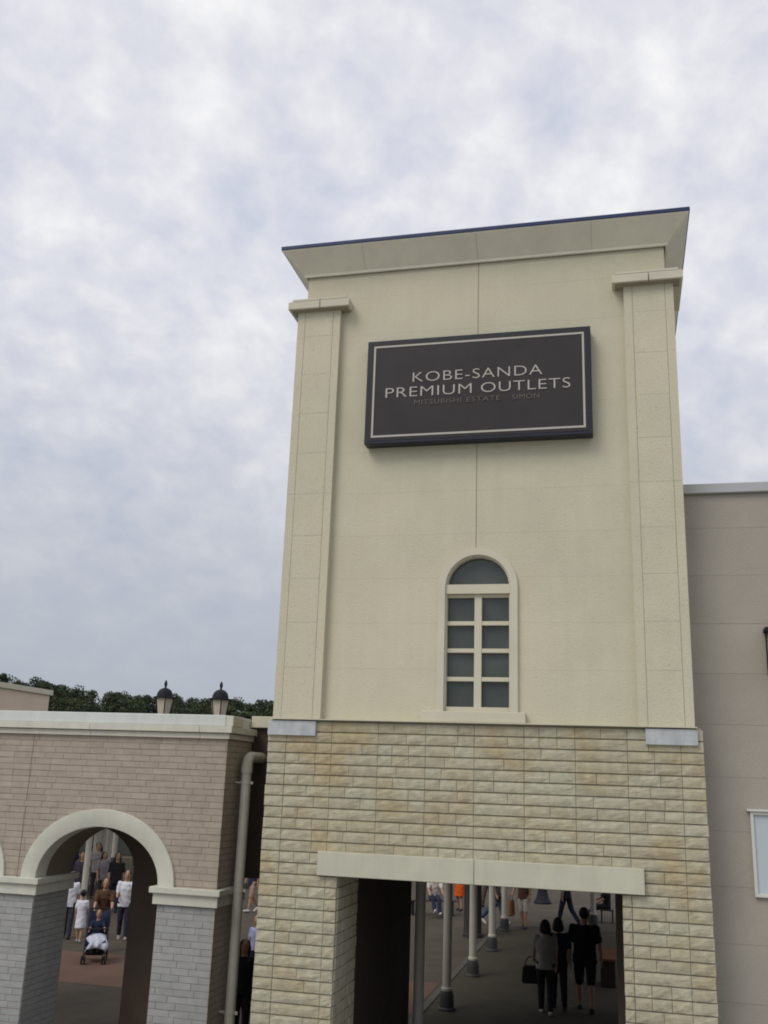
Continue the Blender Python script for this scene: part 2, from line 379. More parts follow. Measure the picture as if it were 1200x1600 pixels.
# base: core walls round the passage
SX0, SX1, SY = -4.40, 0.905, 11.93
OX0, OX1, OZ = -3.405, -0.062, 2.83
core = [(SX0+0.03, 0), (OX0-0.01, 0), (OX0-0.01, OZ), (OX1+0.01, OZ), (OX1+0.01, 0), (SX1-0.03, 0), (SX1-0.03, 4.66), (SX0+0.03, 4.66)]
base = tpart(MB().prism_xz(core, SY+0.022, 12.92).build('base_wall', M_mortar, tower))
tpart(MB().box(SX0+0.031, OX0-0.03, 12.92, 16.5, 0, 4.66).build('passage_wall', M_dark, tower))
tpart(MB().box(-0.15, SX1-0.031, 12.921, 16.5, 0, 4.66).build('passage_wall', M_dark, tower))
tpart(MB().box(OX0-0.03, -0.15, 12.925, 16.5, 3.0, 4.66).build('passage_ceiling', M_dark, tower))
# split-face blocks: panels 0.6 m wide, courses 0.131 m high
_st = {}
def block_mesh(Lg, Hh, var, cham=0.006, rough=0.005, nx=None, nz=3, depth=0.032):
    key = (round(Lg, 3), round(Hh, 4), var, depth)
    if key in _st: return _st[key]
    rnd = random.Random(hash(key) & 0xffff)
    nx = nx or max(3, min(6, int(Lg/0.09)))
    v = []; f = []
    for j in range(nz+1):
        for i in range(nx+1):
            cx_ = cham*0.45; x = cx_ + (Lg-2*cx_)*i/nx; z = cham + (Hh-2*cham)*j/nz
            edge = i in (0, nx) or j in (0, nz)
            if not edge: x += rnd.uniform(-.3, .3)*Lg/nx; z += rnd.uniform(-.2, .2)*Hh/nz
            y = -depth + (rnd.uniform(0.003, 0.007) if edge else rnd.uniform(-rough, rough*0.4))
            v.append((x, y, z))
    W = nx+1
    for j in range(nz):
        for i in range(nx): a = j*W+i; f.append((a, a+1, a+W+1, a+W))
    b = len(v); v += [(0, 0, 0), (Lg, 0, 0), (Lg, 0, Hh), (0, 0, Hh)]
    f.append(tuple([b, b+1] + [nx - i for i in range(nx+1)]))
    f.append(tuple([b+2, b+3] + [nz*W + i for i in range(nx+1)]))
    f.append(tuple([b+1, b+2] + [j*W+nx for j in range(nz, -1, -1)]))
    f.append(tuple([b+3, b] + [j*W for j in range(nz+1)]))
    me = bpy.data.meshes.new('stone'); me.from_pydata(v, [], f); me.materials.append(M_stone); me.update()
    _st[key] = me; return me
HC = 0.1308
def stone_course(z0, hh, x0, x1, rest):
    # vertical panel joints every 0.6 m from the tower axis
    js = sorted({x0, x1} | {x for x in [-1.756 + 0.6*k for k in range(-6, 7)] if x0 + 0.09 < x < x1 - 0.09})
    for a, b in zip(js[:-1], js[1:]):
        w = b - a; cuts = [a]
        if w > 0.45:
            r = random.random()
            fr = [] if r < 0.22 else [random.choice((0.333, 0.4, 0.5, 0.6, 0.667))] if r < 0.85 else [0.3, 0.65]
            cuts += [a + w*q for q in fr]
        cuts.append(b)
        for c, d in zip(cuts[:-1], cuts[1:]):
            g = 0.0016
            Lg = round((d-c) - 2*g, 2 if w > 0.45 else 3)
            me = block_mesh(Lg, hh - 0.006, random.randrange(4))
            o = link('stone', me, None, rest, (c + g - base_off.x, SY + 0.024 - base_off.y, z0 + 0.0045))
base_off = Vector((0, 0, 0))
z = 4.640
while z > 0.1:
    z0 = z - HC
    if z0 > 3.10 - HC*0.5: stone_course(max(z0, 3.0), HC, SX0 + random.uniform(-.006, .006), SX1 + random.uniform(-.006, .006), base)
    else:
        stone_course(z0, HC, SX0 + random.uniform(-.006, .006), OX0 + random.uniform(-.004, .004), base)
        stone_course(z0, HC, OX1 + random.uniform(-.004, .004), SX1 + random.uniform(-.006, .006), base)
    z = z0
# stone faces of the jamb inside the opening, one part
def jamb():
    mb = MB(); zz = 0.07; k = 0
    while zz < 2.8:
        y = 11.962 + (0.22 if k % 2 else 0.0)
        ys = [11.962] + [q for q in (11.962 + 0.25 + (0.2 if k % 2 else 0), 11.962 + 0.6 + (0.12 if k % 2 else 0)) ] + [12.9]
        for a, b in zip(ys[:-1], ys[1:]):
            d = random.uniform(0.012, 0.022)
            mb.box(OX0 - 0.012, OX0 + d - 0.004, a + 0.004, b - 0.004, zz + 0.0045, min(zz + HC - 0.0045, OZ-0.003), 0.004)
        zz += HC; k += 1
    tag(tpart(mb.build('jamb_stone', M_stone, tower)), kind='stuff')
jamb()
for a, b in ((-3.648, -1.738), (-1.732, 0.188)):
    tpart(MB().box(a, b, 11.865, 11.951, 2.822, 3.097, 0.005).build('lintel', M_lintel, tower))
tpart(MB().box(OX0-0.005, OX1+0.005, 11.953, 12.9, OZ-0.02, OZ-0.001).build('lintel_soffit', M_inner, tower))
for a, b in ((-4.398, -3.762), (0.258, 0.838)):
    tpart(MB().box(a, b, 11.885, 11.93, 4.462, 4.644, 0.004).build('panel_end_plate', M_plate, tower))
# drip flashing under the stucco
tpart(MB().box(CX-1.945, CX+1.945, 11.862, 12.012, 4.659, 4.671).build('flashing', M_trim, tower))
tpart(MB().box(CX-2.6, CX-1.947, 11.862, 12.012, 4.6585, 4.6705).build('flashing', M_trim, tower))
tpart(MB().box(CX+1.947, CX+2.6, 11.862, 12.012, 4.6585, 4.6705).build('flashing', M_trim, tower))
# arched window
def window():
    w = empty('arched_window', (0, 0, 0)); w.parent = tower; w.location = TW
    def arch_pts(r, z0, n=22): return [(WCX + r, z0)] + [(WCX + r*math.cos(math.pi*i/n), WZS + r*math.sin(math.pi*i/n)) for i in range(n+1)] + [(WCX - r, z0)]
    def arch_band(ro, ri, z0, y0, y1, name, m, n=22):
        A = arch_pts(ro, z0, n); B = arch_pts(ri, z0, n); k = len(A); v = []; f = []
        for y in (y0, y1):
            v += [(x, y, zz) for x, zz in A] + [(x, y, zz) for x, zz in B]
        for i in range(k-1):
            f += [(i, i+1, k+i+1, k+i), (2*k+i, 3*k+i, 3*k+i+1, 2*k+i+1), (i, 2*k+i, 2*k+i+1, i+1), (k+i, k+i+1, 3*k+i+1, 3*k+i)]
        f += [(0, k, 3*k, 2*k), (k-1, 3*k-1, 4*k-1, 2*k-1)]
        o = MB().add(v, f).build(name, m, w, smooth=True); return o
    arch_band(0.505, 0.415, 4.801, 11.955, 12.05, 'surround', M_trim)
    arch_band(0.417, 0.395, 4.801, 12.0, 12.1, 'frame', M_wframe)
    gy = 12.105
    n = 22
    lun = [(WCX + 0.40, 6.40)] + [(WCX + 0.40*math.cos(math.pi*i/n), WZS + 0.04 + 0.40*math.sin(math.pi*i/n)) for i in range(1, n)] + [(WCX - 0.40, 6.40)]
    MB().prism_xz(lun, gy, gy+0.01).build('pane', M_glass, w)
    MB().box(WCX-0.414, WCX+0.414, 11.985, 12.10, 6.275, 6.395, 0.004).build('transom', M_wframe, w)
    MB().box(WCX-0.046, WCX+0.046, 12.03, 12.10, 4.86, 6.275, 0.004).build('mullion', M_wframe, w)
    MB().box(WCX-0.394, WCX+0.394, 12.02, 12.10, 4.802, 4.862, 0.004).build('bottom_rail', M_wframe, w)
    MB().box(WCX-0.394, WCX+0.394, 12.045, 12.10, 6.235, 6.274, 0.003).build('top_rail', M_wframe, w)
    zs = [4.862, 5.205, 5.56, 5.905, 6.235]
    for i in range(4):
        for x0, x1 in ((WCX-0.396, WCX-0.046), (WCX+0.046, WCX+0.396)):
            lo = zs[i] + (0.026 if i else 0); hi = zs[i+1] - (0.026 if i < 3 else 0)
            t0, t1, t2 = (random.uniform(-0.0035, 0.0035) for _ in range(3)); xa_, xb_, za_, zb_ = x0-0.004, x1+0.004, lo-0.004, hi+0.004
            MB().add([(xa_, gy+t0, za_), (xb_, gy+t1, za_), (xb_, gy+t1+t2, zb_), (xa_, gy+t0+t2, zb_), (xa_, gy+0.02, za_), (xb_, gy+0.02, za_), (xb_, gy+0.02, zb_), (xa_, gy+0.02, zb_)],
                     [(0,1,2,3),(7,6,5,4),(0,4,5,1),(1,5,6,2),(2,6,7,3),(3,7,4,0)]).build('pane', M_glass, w)
            if i: MB().box(x0, x1, 12.04, 12.10, zs[i]-0.026, zs[i]+0.026, 0.003).build('glazing_bar', M_wframe, w)
    MB().box(WCX-0.69, WCX+0.60, 11.915, 12.0, 4.674, 4.80, 0.006).build('sill', M_trim, w)
window()

# ------------------------------------------------------------------ sign on the tower
def text_mesh(txt, width, height, off=0.0, spacing=1.0):
    cu = bpy.data.curves.new('lettering', 'FONT'); cu.body = txt; cu.size = 1; cu.extrude = 0.02; cu.offset = off; cu.space_character = spacing
    cu.resolution_u = 4
    o = bpy.data.objects.new('lettering', cu); COL.objects.link(o); bpy.context.view_layer.update()
    me = bpy.data.meshes.new_from_object(o.evaluated_get(bpy.context.evaluated_depsgraph_get())); bpy.data.objects.remove(o); bpy.data.curves.remove(cu)
    co = np.empty(len(me.vertices)*3); me.vertices.foreach_get('co', co); co = co.reshape(-1, 3)
    lo, hi = co.min(0), co.max(0)
    x = (co[:, 0]-lo[0])/(hi[0]-lo[0])*width; zz = (co[:, 1]-lo[1])/(hi[1]-lo[1])*height; y = -(co[:, 2]-lo[2])/(hi[2]-lo[2])*0.008
    me.vertices.foreach_set('co', np.stack([x, y, zz], 1).ravel()); me.materials.clear(); me.update(); return me
def sign():
    x0, x1, z0, z1 = -3.262, -0.258, 8.285, 9.785
    s = empty('wall_sign', ((x0+x1)/2, 12.0, z0)); tag(s, 'dark rectangular signboard with pale capital lettering high on the cream tower', 'sign')
    off = -Vector(s.location)
    def p(o): o.location = Vector(o.location) + off; return o
    p(MB().box(x0, x1, 11.80, 11.985, z0, z1, 0.008).build('housing', M_navy, s))
    p(MB().box(x0+0.045, x1-0.045, 11.795, 11.80, z0+0.045, z1-0.045).build('face', M_sign, s))
    a, b, c, d, t = -3.168, -0.342, 8.372, 9.70, 0.026
    for q in ((a, b, c, c+t), (a, b, d-t, d), (a, a+t, c+t, d-t), (b-t, b, c+t, d-t)):
        p(MB().box(q[0], q[1], 11.789, 11.795, q[2], q[3]).build('border_strip', M_gold, s))
    for words, xa, xb, za, zb, m, o_, sp in ((('KOBE-SANDA',), -2.615, -0.885, 9.14, 9.278, M_gold, -0.012, 1.08), (('PREMIUM', 'OUTLETS'), -2.985, -0.525, 8.932, 9.07, M_gold, -0.012, 1.05),
                                (('MITSUBISHI', 'ESTATE', 'SIMON'), -2.585, -0.925, 8.81, 8.875, M_goldd, -0.01, 1.1)):
        # words share the line in proportion to their letters
        gaps = {1: [], 2: [0.125], 3: [0.075, 0.16]}[len(words)]
        wid = [len(w_) - 0.55*w_.count('I') + 0.3*w_.count('M') for w_ in words]; tot = (xb-xa) - sum(gaps); x = xa
        for i, w_ in enumerate(words):
            ww = tot*wid[i]/sum(wid); me = text_mesh(w_, ww, zb-za, o_, sp); p(link('lettering', me, m, s, (x, 11.7948, za))); x += ww + (gaps[i] if i < len(gaps) else 0)
sign()

# ------------------------------------------------------------------ arcade with arches
AY = 13.5; ATH = 0.95; AXR = -5.61; AXL = -11.7
arc = empty('brick_arcade', (-8.6, AY, 0)); tag(arc, 'taupe brick arcade wall with pale arches and coping beside the tower', 'wall')
AO = -Vector(arc.location)
def ap(o): o.location = Vector(o.location) + AO; return o
ARCH = [(-7.47, 0.985, 0.765), (-10.21, 0.985, 0.765)]; ZSP = 2.385; RING = 0.245
def arcade_outline():
    pts = [(AXR, 0), (AXR, 4.45), (AXL, 4.45), (AXL, 0)]
    n = 26; out = [(AXL, 4.45), (AXL, 0)]
    for cx, a, b in sorted(ARCH):
        out += [(cx-a, 0), (cx-a, ZSP)] + [(cx - a*math.cos(math.pi*i/n), ZSP + b*math.sin(math.pi*i/n)) for i in range(1, n)] + [(cx+a, ZSP), (cx+a, 0)]
    out += [(AXR, 0), (AXR, 4.45)]
    return out
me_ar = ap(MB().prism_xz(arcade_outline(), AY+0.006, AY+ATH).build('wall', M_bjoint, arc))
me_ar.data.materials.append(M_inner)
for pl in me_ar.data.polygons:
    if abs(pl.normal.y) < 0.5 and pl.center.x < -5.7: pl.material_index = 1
# bricks
BH = 0.0888
_bm = {}
def brick_mesh(Lg, m, key):
    k = (round(Lg, 2), key)
    if k in _bm: return _bm[k]
    Lr = k[0]; h = BH - 0.005; c = 0.003; d = 0.007
    v = [(0,0,0),(Lr,0,0),(Lr,0,h),(0,0,h),(c,-d,c),(Lr-c,-d,c),(Lr-c,-d,h-c),(c,-d,h-c)]
    me = bpy.data.meshes.new('brick'); me.from_pydata(v, [], [(4,5,6,7),(0,1,5,4),(1,2,6,5),(2,3,7,6),(3,0,4,7)]); me.materials.append(m); me.update()
    _bm[k] = me; return me
def arch_clip(x0, x1, za, zb):
    """part of a course interval that is not inside an arch; bricks end inside the arch ring"""
    segs = [(x0, x1)]
    zm = (za+zb)/2
    for cx, a, b in ARCH:
        ao, bo = a + RING, b + RING
        if zm < ZSP: hw = a
        elif zm < ZSP + bo - 0.04:
            am, bm_ = a + RING*0.6, b + RING*0.6
            t = (zb - ZSP)/bm_ if zb > ZSP else 0
            hw = am*math.sqrt(max(0, 1-((za-ZSP)/bm_)**2)) if za-ZSP < bm_ else 0
        else: hw = 0
        if hw <= 0: continue
        new = []
        for p_, q in segs:
            if p_ < cx-hw: new.append((p_, min(q, cx-hw)))
            if q > cx+hw: new.append((max(p_, cx+hw), q))
        segs = new
    return [(p_, q) for p_, q in segs if q-p_ > 0.02]
bricks = []
zi = 0; zt = 4.443
while zt - BH > -0.01:
    za, zb = zt - BH, zt
    for s0, s1 in arch_clip(AXL, AXR, za, zb):
        x = s1; step = (0.0, 0.13, 0.06, 0.19)[zi % 4]; first = True
        while x > s0 + 1e-4:
            w = random.choice((0.27, 0.29, 0.29, 0.31)) if not first else (0.16 + step*0.8)
            first = False
            xx = max(s0, x - w)
            if xx - s0 < 0.07: xx = s0
            for bj in (-8.775,):
                if xx < bj - 0.05 and x > bj + 0.05 and zt > 2.45: xx = bj
            bricks.append((xx, x, za, zb)); x = xx
    zt = za; zi += 1
def vis(b): return b[0] > -9.46 and b[3] > 0.55
inview = [b for b in bricks if vis(b)]; inview.sort(key=lambda b: -(b[1]-b[0]) - 0.03*b[2])
single = inview[:300]; rest = inview[300:] + [b for b in bricks if not vis(b)]
def bmat(b): return (M_brick, 'a') if b[2] > 2.3 else (M_bgrey, 'g')
for b in single:
    m, k = bmat(b)
    o = link('brick', brick_mesh(b[1]-b[0]-0.002, m, k), None, me_ar, (b[0]+0.001, AY+0.009 + random.uniform(-0.004, 0.002), b[2]+0.0035))
for key, m in (('a', M_brick), ('g', M_bgrey)):
    mb = MB()
    for b in rest:
        if bmat(b)[1] != key: continue
        mm = brick_mesh(b[1]-b[0]-0.002, m, key); mb.add([(v.co.x + b[0]+0.001, v.co.y + AY+0.009, v.co.z + b[2]+0.0035) for v in mm.vertices], [tuple(p_.vertices) for p_ in mm.polygons])
    tag(mb.build('brick_field', m, me_ar, fix=False), kind='stuff')
# brick courses on the end face beside the tower and inside the piers
mb = MB(); zt = 4.443; k = 0
while zt - BH > 0:
    ys = [AY+0.0, AY+0.16+0.14*(k % 2), AY+0.47+0.1*(k % 2), AY+0.74+0.08*(k % 2), AY+ATH]
    for a, b in zip(ys[:-1], ys[1:]): mb.box(AXR-0.01, AXR+0.009, a+0.003, b-0.003, zt-BH+0.0035, zt-0.0035)
    zt -= BH; k += 1
tag(mb.build('brick_field', M_brick, me_ar), kind='stuff')
mb = MB(); zt = 2.15; k = 0
while zt - BH > 0:
    for cx, a, b in ARCH:
        ys = [AY+0.012, AY+0.2+0.14*(k % 2), AY+0.5+0.1*(k % 2), AY+ATH-0.003]
        for p_, q in zip(ys[:-1], ys[1:]): mb.box(cx-a-0.01, cx-a+0.008, p_+0.003, q-0.003, zt-BH+0.0035, zt-0.0035)
    zt -= BH; k += 1
tag(mb.build('brick_field', M_bgrey, me_ar), kind='stuff')
ap(MB().box(-8.779, -8.771, AY-0.0015, AY+0.006, 2.386, 4.443).build('sealant_joint', M_bseal, arc))
# arch rings
def arch_ring(cx, a, b):
    n = 30; mb = MB(); v = []; f = []
    prof = [(0.0, AY+0.03), (0.0, AY-0.03), (0.006, AY-0.036), (RING-0.006, AY-0.036), (RING, AY-0.03), (RING, AY+0.012)]
    prof = [(-0.004, AY+0.25)] + [(-0.004, AY-0.03)] + prof[2:]
    for i in range(n+1):
        t = math.pi*i/n
        for off, y in prof: v.append((cx + (a+off)*math.cos(t), y, ZSP + (b+off)*math.sin(t)))
    k = len(prof)
    for i in range(n):
        for j in range(k-1): f.append((i*k+j, i*k+j+1, (i+1)*k+j+1, (i+1)*k+j))
    mb.add(v, f); ap(mb.build('arch_ring', M_archtrim, arc, smooth=True))
for q in ARCH: arch_ring(*q)
# imposts wrapping the piers
piers = [(-6.485, AXR), (-9.225, -8.455), (AXL, -11.195)]
for a, b in piers:
    ip = ap(MB().box(a-0.055, b+0.055, AY-0.05, AY+ATH+0.05, 2.15, 2.30, 0.006).build('impost', M_archtrim, arc))
    MB().box(a-0.10, b+0.10, AY-0.10, AY+ATH+0.10, 2.302, 2.385, 0.008).build('impost_slab', M_archtrim, ip)
# coping in lengths with open joints
xs = [AXL-0.1, -9.95, -8.32, -7.70, -5.98]
def coping():
    segs = [(-11.8, -9.62), (-9.615, -7.80), (-7.795, -6.02), (-6.015, None)]
    for z0, z1, ov, m, nm in ((4.445, 4.523, 0.05, M_pale, 'lower_moulding'), (4.53, 4.622, 0.10, M_pale, 'upper_moulding')):
        for a, b in segs:
            bb = AXR + ov if b is None else b
            ap(MB().box(a, bb, AY-ov, AY+ATH, z0, z1, 0.006).build(nm, m, arc))
    ap(MB().box(-11.8, AXR-0.02, AY-0.06, AY+ATH+0.02, 4.624, 4.785, 0.01).build('coping', M_cap, arc))
    ap(MB().box(AXR-0.018, AXR+0.10, AY-0.06, AY+0.35, 4.624, 4.775, 0.01).build('coping_end', M_pale, arc))
coping()
# covered walk behind the arcade
ap(MB().box(AXL, AXR, AY+ATH+0.001, 15.8, 4.25, 4.44).build('roof', M_roofm, arc))
def inner_wall():
    a, b, n = 0.985, 0.70, 24; out = [(AXL-0.9, 4.249), (AXL-0.9, 0)]
    for cx in (-11.365, -8.755):
        out += [(cx-a, 0), (cx-a, ZSP)] + [(cx - a*math.cos(math.pi*i/n), ZSP + b*math.sin(math.pi*i/n)) for i in range(1, n)] + [(cx+a, ZSP), (cx+a, 0)]
    out += [(-6.12, 0), (-6.12, 4.249)]
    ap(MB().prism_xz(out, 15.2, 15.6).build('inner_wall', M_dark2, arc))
inner_wall()
# link wall between arcade and tower
lk = empty('link_wall', (-5.0, 14.6, 2.45)); tag(lk, 'shaded brown wall with white coping bridging the gap between arcade and tower', 'wall')
LO = -Vector(lk.location)
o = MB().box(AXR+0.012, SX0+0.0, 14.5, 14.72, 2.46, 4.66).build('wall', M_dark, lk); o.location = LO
o = MB().box(AXR-0.0, BX0-0.12, 14.42, 14.8, 4.661, 4.835, 0.008).build('coping', M_trim, lk); o.location = LO

# ------------------------------------------------------------------ drainpipe
dp = empty('drainpipe', (-5.44, 13.93, 0)); tag(dp, 'grey drainpipe with a top elbow running down between arcade and tower', 'drainpipe')
r_ = 0.073
pts = [(0, 0, 0.0), (0, 0, 2.0), (0, 0, 4.08)] 
MB().tube(pts, r_, 16).build('pipe', M_pipe, dp, smooth=True)
arcp = [(0, 0.13*(1-math.cos(t)), 4.08 + 0.13*math.sin(t)) for t in [math.pi/2*i/7 for i in range(8)]] + [(0, 0.57, 4.21)]
MB().tube(arcp, r_+0.006, 16).build('elbow', M_pipe, dp, smooth=True)
MB().tube([(0, 0, 3.98), (0, 0, 4.09)], r_+0.012, 16).build('collar', M_pipe, dp, smooth=True)
for z in (0.75, 2.35, 3.84):
    b = MB().tube([(0, 0, z-0.02), (0, 0, z+0.02)], r_+0.008, 16).box(-0.17, -0.07, -0.015, 0.015, z-0.012, z+0.012).box(0.08, 0.11, -0.012, 0.012, z-0.02, z+0.02)
    b.build('bracket', M_pipe, dp)

# ------------------------------------------------------------------ building on the right
rb = empty('shop_building', (4.0, 12.4, 0)); tag(rb, 'taupe rendered flat building with grey coping on the right of the tower', 'building')
RO = -Vector(rb.location)
def rp(o): o.location = Vector(o.location) + RO; return o
WX0, WX1, WZ0, WZ1 = 1.44, 2.95, 2.86, 3.72
zs = [7.60, 7.16] + [7.16 - 0.606*k for k in range(1, 12)] + [0.0]
rp(MB().box(0.70, 9.0, 12.408, 20.0, 0, 7.62).build('wall', M_taupej, rb))
for a, b in zip(zs[:-1], zs[1:]):
    for x0, x1 in ((0.70, 4.6), (4.606, 9.0)):
        rp(MB().box(x0, x1, 12.40 + random.uniform(-0.0012, 0.0012), 12.409, b+0.0012, a-0.0012).build('panel', M_taupe, rb))
cpn = rp(MB().box(0.70, 4.0, 12.34, 12.75, 7.61, 7.735, 0.008).build('coping', M_coping, rb))
rp(MB().box(4.006, 9.05, 12.34, 12.75, 7.61, 7.735, 0.008).build('coping', M_coping, rb))
w = rp(MB().box(WX0, WX1, 12.385, 12.395, WZ0, WZ1).build('window', M_skyglass, rb))
for q in ((WX0-0.035, WX1+0.035, WZ1, WZ1+0.035), (WX0-0.035, WX1+0.035, WZ0-0.035, WZ0), (WX0-0.035, WX0, WZ0, WZ1), (WX1, WX1+0.035, WZ0, WZ1), ((WX0+WX1)/2-0.02, (WX0+WX1)/2+0.02, WZ0, WZ1)):
    MB().box(q[0], q[1], 12.355, 12.399, q[2], q[3], 0.004).build('frame', M_white, w)
MB().box(WX0-0.07, WX1+0.07, 12.33, 12.399, WZ1+0.036, WZ1+0.06, 0.004).build('head_flashing', M_white, w)
wl = empty('wall_lamp', (1.845, 12.4, 5.3)); tag(wl, 'black iron wall lamp on the taupe building at the right edge', 'lamp')
MB().box(-0.16, 0.16, -0.24, -0.012, 0.53, 0.575, 0.006).build('cap', M_iron, wl)
MB().box(-0.05, 0.05, -0.03, -0.003, -0.02, 0.60, 0.006).build('back_plate', M_iron, wl)
MB().box(-0.12, 0.12, -0.22, -0.032, 0.06, 0.528, 0.01).build('lamp_glass', M_lampgl, wl)
for sx in (-0.125, 0.125):
    for sy in (-0.225, -0.03): MB().box(sx-0.012, sx+0.012, sy-0.006, sy+0.012, 0.03, 0.53).build('bar', M_iron, wl)
MB().box(-0.135, 0.135, -0.235, -0.018, 0.01, 0.055, 0.006).build('base', M_iron, wl)

# ------------------------------------------------------------------ beige building far left
fb = empty('low_building', (-24, 26, 0)); tag(fb, 'low beige flat building behind the arcade at the left edge', 'building')
o = MB().box(-34, -20.2, 19, 31.7, 0, 6.42).build('wall', M_beige, fb); o.location = -Vector(fb.location)
o = MB().box(-34.1, -20.12, 18.9, 31.8, 6.421, 6.60, 0.01).build('coping', M_trim, fb); o.location = -Vector(fb.location)

# ------------------------------------------------------------------ shop row across the plaza, seen low through the arch
sr = empty('shop_row', (-27, 42.5, 0)); tag(sr, 'dark fronted low shop row across the plaza behind the crowd in the arch', 'building')
SO = -Vector(sr.location)
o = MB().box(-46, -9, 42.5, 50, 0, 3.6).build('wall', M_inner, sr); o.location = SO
for k in range(9):
    x = -45.2 + k*4.0
    o = MB().box(x, x+3.3, 42.46, 42.5, 0.15, 2.6).build('shop_window', M_glass, sr); o.location = SO
    f = MB().box(x-0.08, x, 42.42, 42.5, 0.0, 2.7).build('post', M_iron, sr); f.location = SO
o = MB().box(-46.1, -8.9, 42.0, 42.49, 2.8, 3.0, 0.01).build('awning', M_dark, sr); o.location = SO
# ------------------------------------------------------------------ covered-walk columns
def column(label, x, y, h=3.2, r=0.08, group='walkway columns'):
    c = empty('column', (x, y, 0.012)); tag(c, label, 'column', group)
    MB().tube([(0, 0, 0.34), (0, 0, 1.6), (0, 0, h)], r, 16).build('shaft', M_column, c, smooth=True)
    MB().lathe([(0.16, 0.0), (0.16, 0.03), (0.135, 0.06), (0.125, 0.25), (0.11, 0.30), (0.10, 0.32)], n=16).build('base', M_colbase, c, smooth=True)
    MB().lathe([(0.098, 0.322), (0.098, 0.362), (0.082, 0.38)], n=16).build('collar', M_column, c, smooth=True)
    MB().lathe([(0.082, h-0.08), (0.13, h-0.01), (0.13, h)], n=16).build('capital', M_column, c, smooth=True)
    return c
column('pale round column nearest inside the tower passage, its foot below the picture', -3.10, 15.6, 2.95)
column('pale round column on a dark foot, nearest one showing its foot', -3.21, 18.75)
column('pale round column in front of the dark grey pillar', -3.22, 22.0)
column('pale round column, third foot along the walkway edge', -3.24, 25.3)
column('pale round column farthest along the left walkway edge', -3.33, 28.7)
column('pale round column standing alone at the right behind the man', -0.99, 30.8)
cn = MB().box(-3.8, 1.0, 16.6, 31.5, 3.212, 3.36, 0.02).build('walkway_canopy', M_roofm); tag(cn, 'flat canopy roof over the walkway columns behind the tower', 'canopy')
lc = [(-14.85, 26.2, 0.085), (-16.73, 30.0, 0.10), (-18.15, 33.0, 0.11), (-19.55, 36.0, 0.11), (-20.9, 39.0, 0.11)]
ln = ['tall pale column nearest behind the arch, left of the crowd', 'second pale column behind the arch', 'third pale column behind the arch', 'fourth pale column behind the arch', 'farthest pale column behind the arch']
for (x, y, r), l in zip(lc, ln): column(l, x, y, 3.2, r, 'columns seen through the arch')
d = Vector((lc[-1][0]-lc[0][0], lc[-1][1]-lc[0][1])).normalized(); nrm = Vector((d.y, -d.x)); a = Vector(lc[0][:2]) - d*1.0; b = Vector(lc[-1][:2]) + d*1.0
qd = [a + nrm*1.6, b + nrm*1.6, b - nrm*1.2, a - nrm*1.2]
mb = MB(); mb.add([(q.x, q.y, 3.214) for q in qd] + [(q.x, q.y, 3.36) for q in qd], [(3,2,1,0),(4,5,6,7),(0,1,5,4),(1,2,6,5),(2,3,7,6),(3,0,4,7)])
tag(mb.build('plaza_canopy', M_roofm), 'flat canopy over the columns seen through the arch', 'canopy')

# ------------------------------------------------------------------ lamp posts
def lantern(parent, z0):
    s = 1.0
    g = MB(); rb_, rt = 0.145, 0.235; zb, zt = z0, z0+0.52
    for k in range(6):
        a0, a1 = math.pi/3*k, math.pi/3*(k+1)
        MB().add([(rb_*math.cos(a0), rb_*math.sin(a0), zb), (rb_*math.cos(a1), rb_*math.sin(a1), zb), (rt*math.cos(a1), rt*math.sin(a1), zt), (rt*math.cos(a0), rt*math.sin(a0), zt)], [(0,1,2,3)]).build('glass_pane', M_lampgl, parent)
        MB().tube([(rb_*1.01*math.cos(a0), rb_*1.01*math.sin(a0), zb), (rt*1.01*math.cos(a0), rt*1.01*math.sin(a0), zt)], 0.013, 6).build('lantern_bar', M_iron, parent)
    MB().lathe([(0.10, zb-0.06), (0.165, zb-0.03), (0.165, zb)], n=12).build('lantern_base', M_iron, parent)
    MB().lathe([(0.27, zt), (0.275, zt+0.025), (0.20, zt+0.05), (0.185, zt+0.12), (0.15, zt+0.19), (0.09, zt+0.235), (0.04, zt+0.25)], n=16).build('lantern_cap', M_iron, parent, smooth=True)
    MB().lathe([(0.028, zt+0.245), (0.024, zt+0.28), (0.04, zt+0.33), (0.036, zt+0.38), (0.012, zt+0.44)], n=10).build('finial', M_iron, parent, smooth=True)
def lamp_post(label, x, y, top):
    l = empty('lamp_post', (x, y, 0.004)); tag(l, label, 'lamp', 'lantern lamp posts')
    zb = top - 0.96
    MB().lathe([(0.24, 0), (0.24, 0.06), (0.17, 0.14), (0.13, 0.45), (0.09, 0.7), (0.06, 0.95), (0.055, 1.2), (0.05, zb-0.4), (0.075, zb-0.36), (0.05, zb-0.3), (0.05, zb-0.06)], n=14).build('post', M_iron, l, smooth=True)
    lantern(l, zb)
lamp_post('black lantern lamp showing above the arcade coping, left one of the pair', -10.86, 22.0, 6.09)
lamp_post('black lantern lamp above the arcade coping, the one nearer the tower', -9.40, 22.0, 6.07)
def dark_post(x, y):
    l = empty('street_post', (x, y, 0.004)); tag(l, 'dark post with a flared foot seen under the lintel', 'post')
    MB().lathe([(0.30, 0), (0.30, 0.05), (0.22, 0.16), (0.16, 0.4), (0.14, 0.7), (0.12, 1.2)], n=16).build('foot', M_iron, l, smooth=True)
    MB().lathe([(0.10, 1.2), (0.08, 3.0)], n=12).build('shaft', M_iron, l, smooth=True)
dark_post(-2.83, 35.6)
gp = empty('round_pillar', (-4.01, 27.3, 0.004)); tag(gp, 'dark grey round pillar behind the second walkway column', 'pillar')
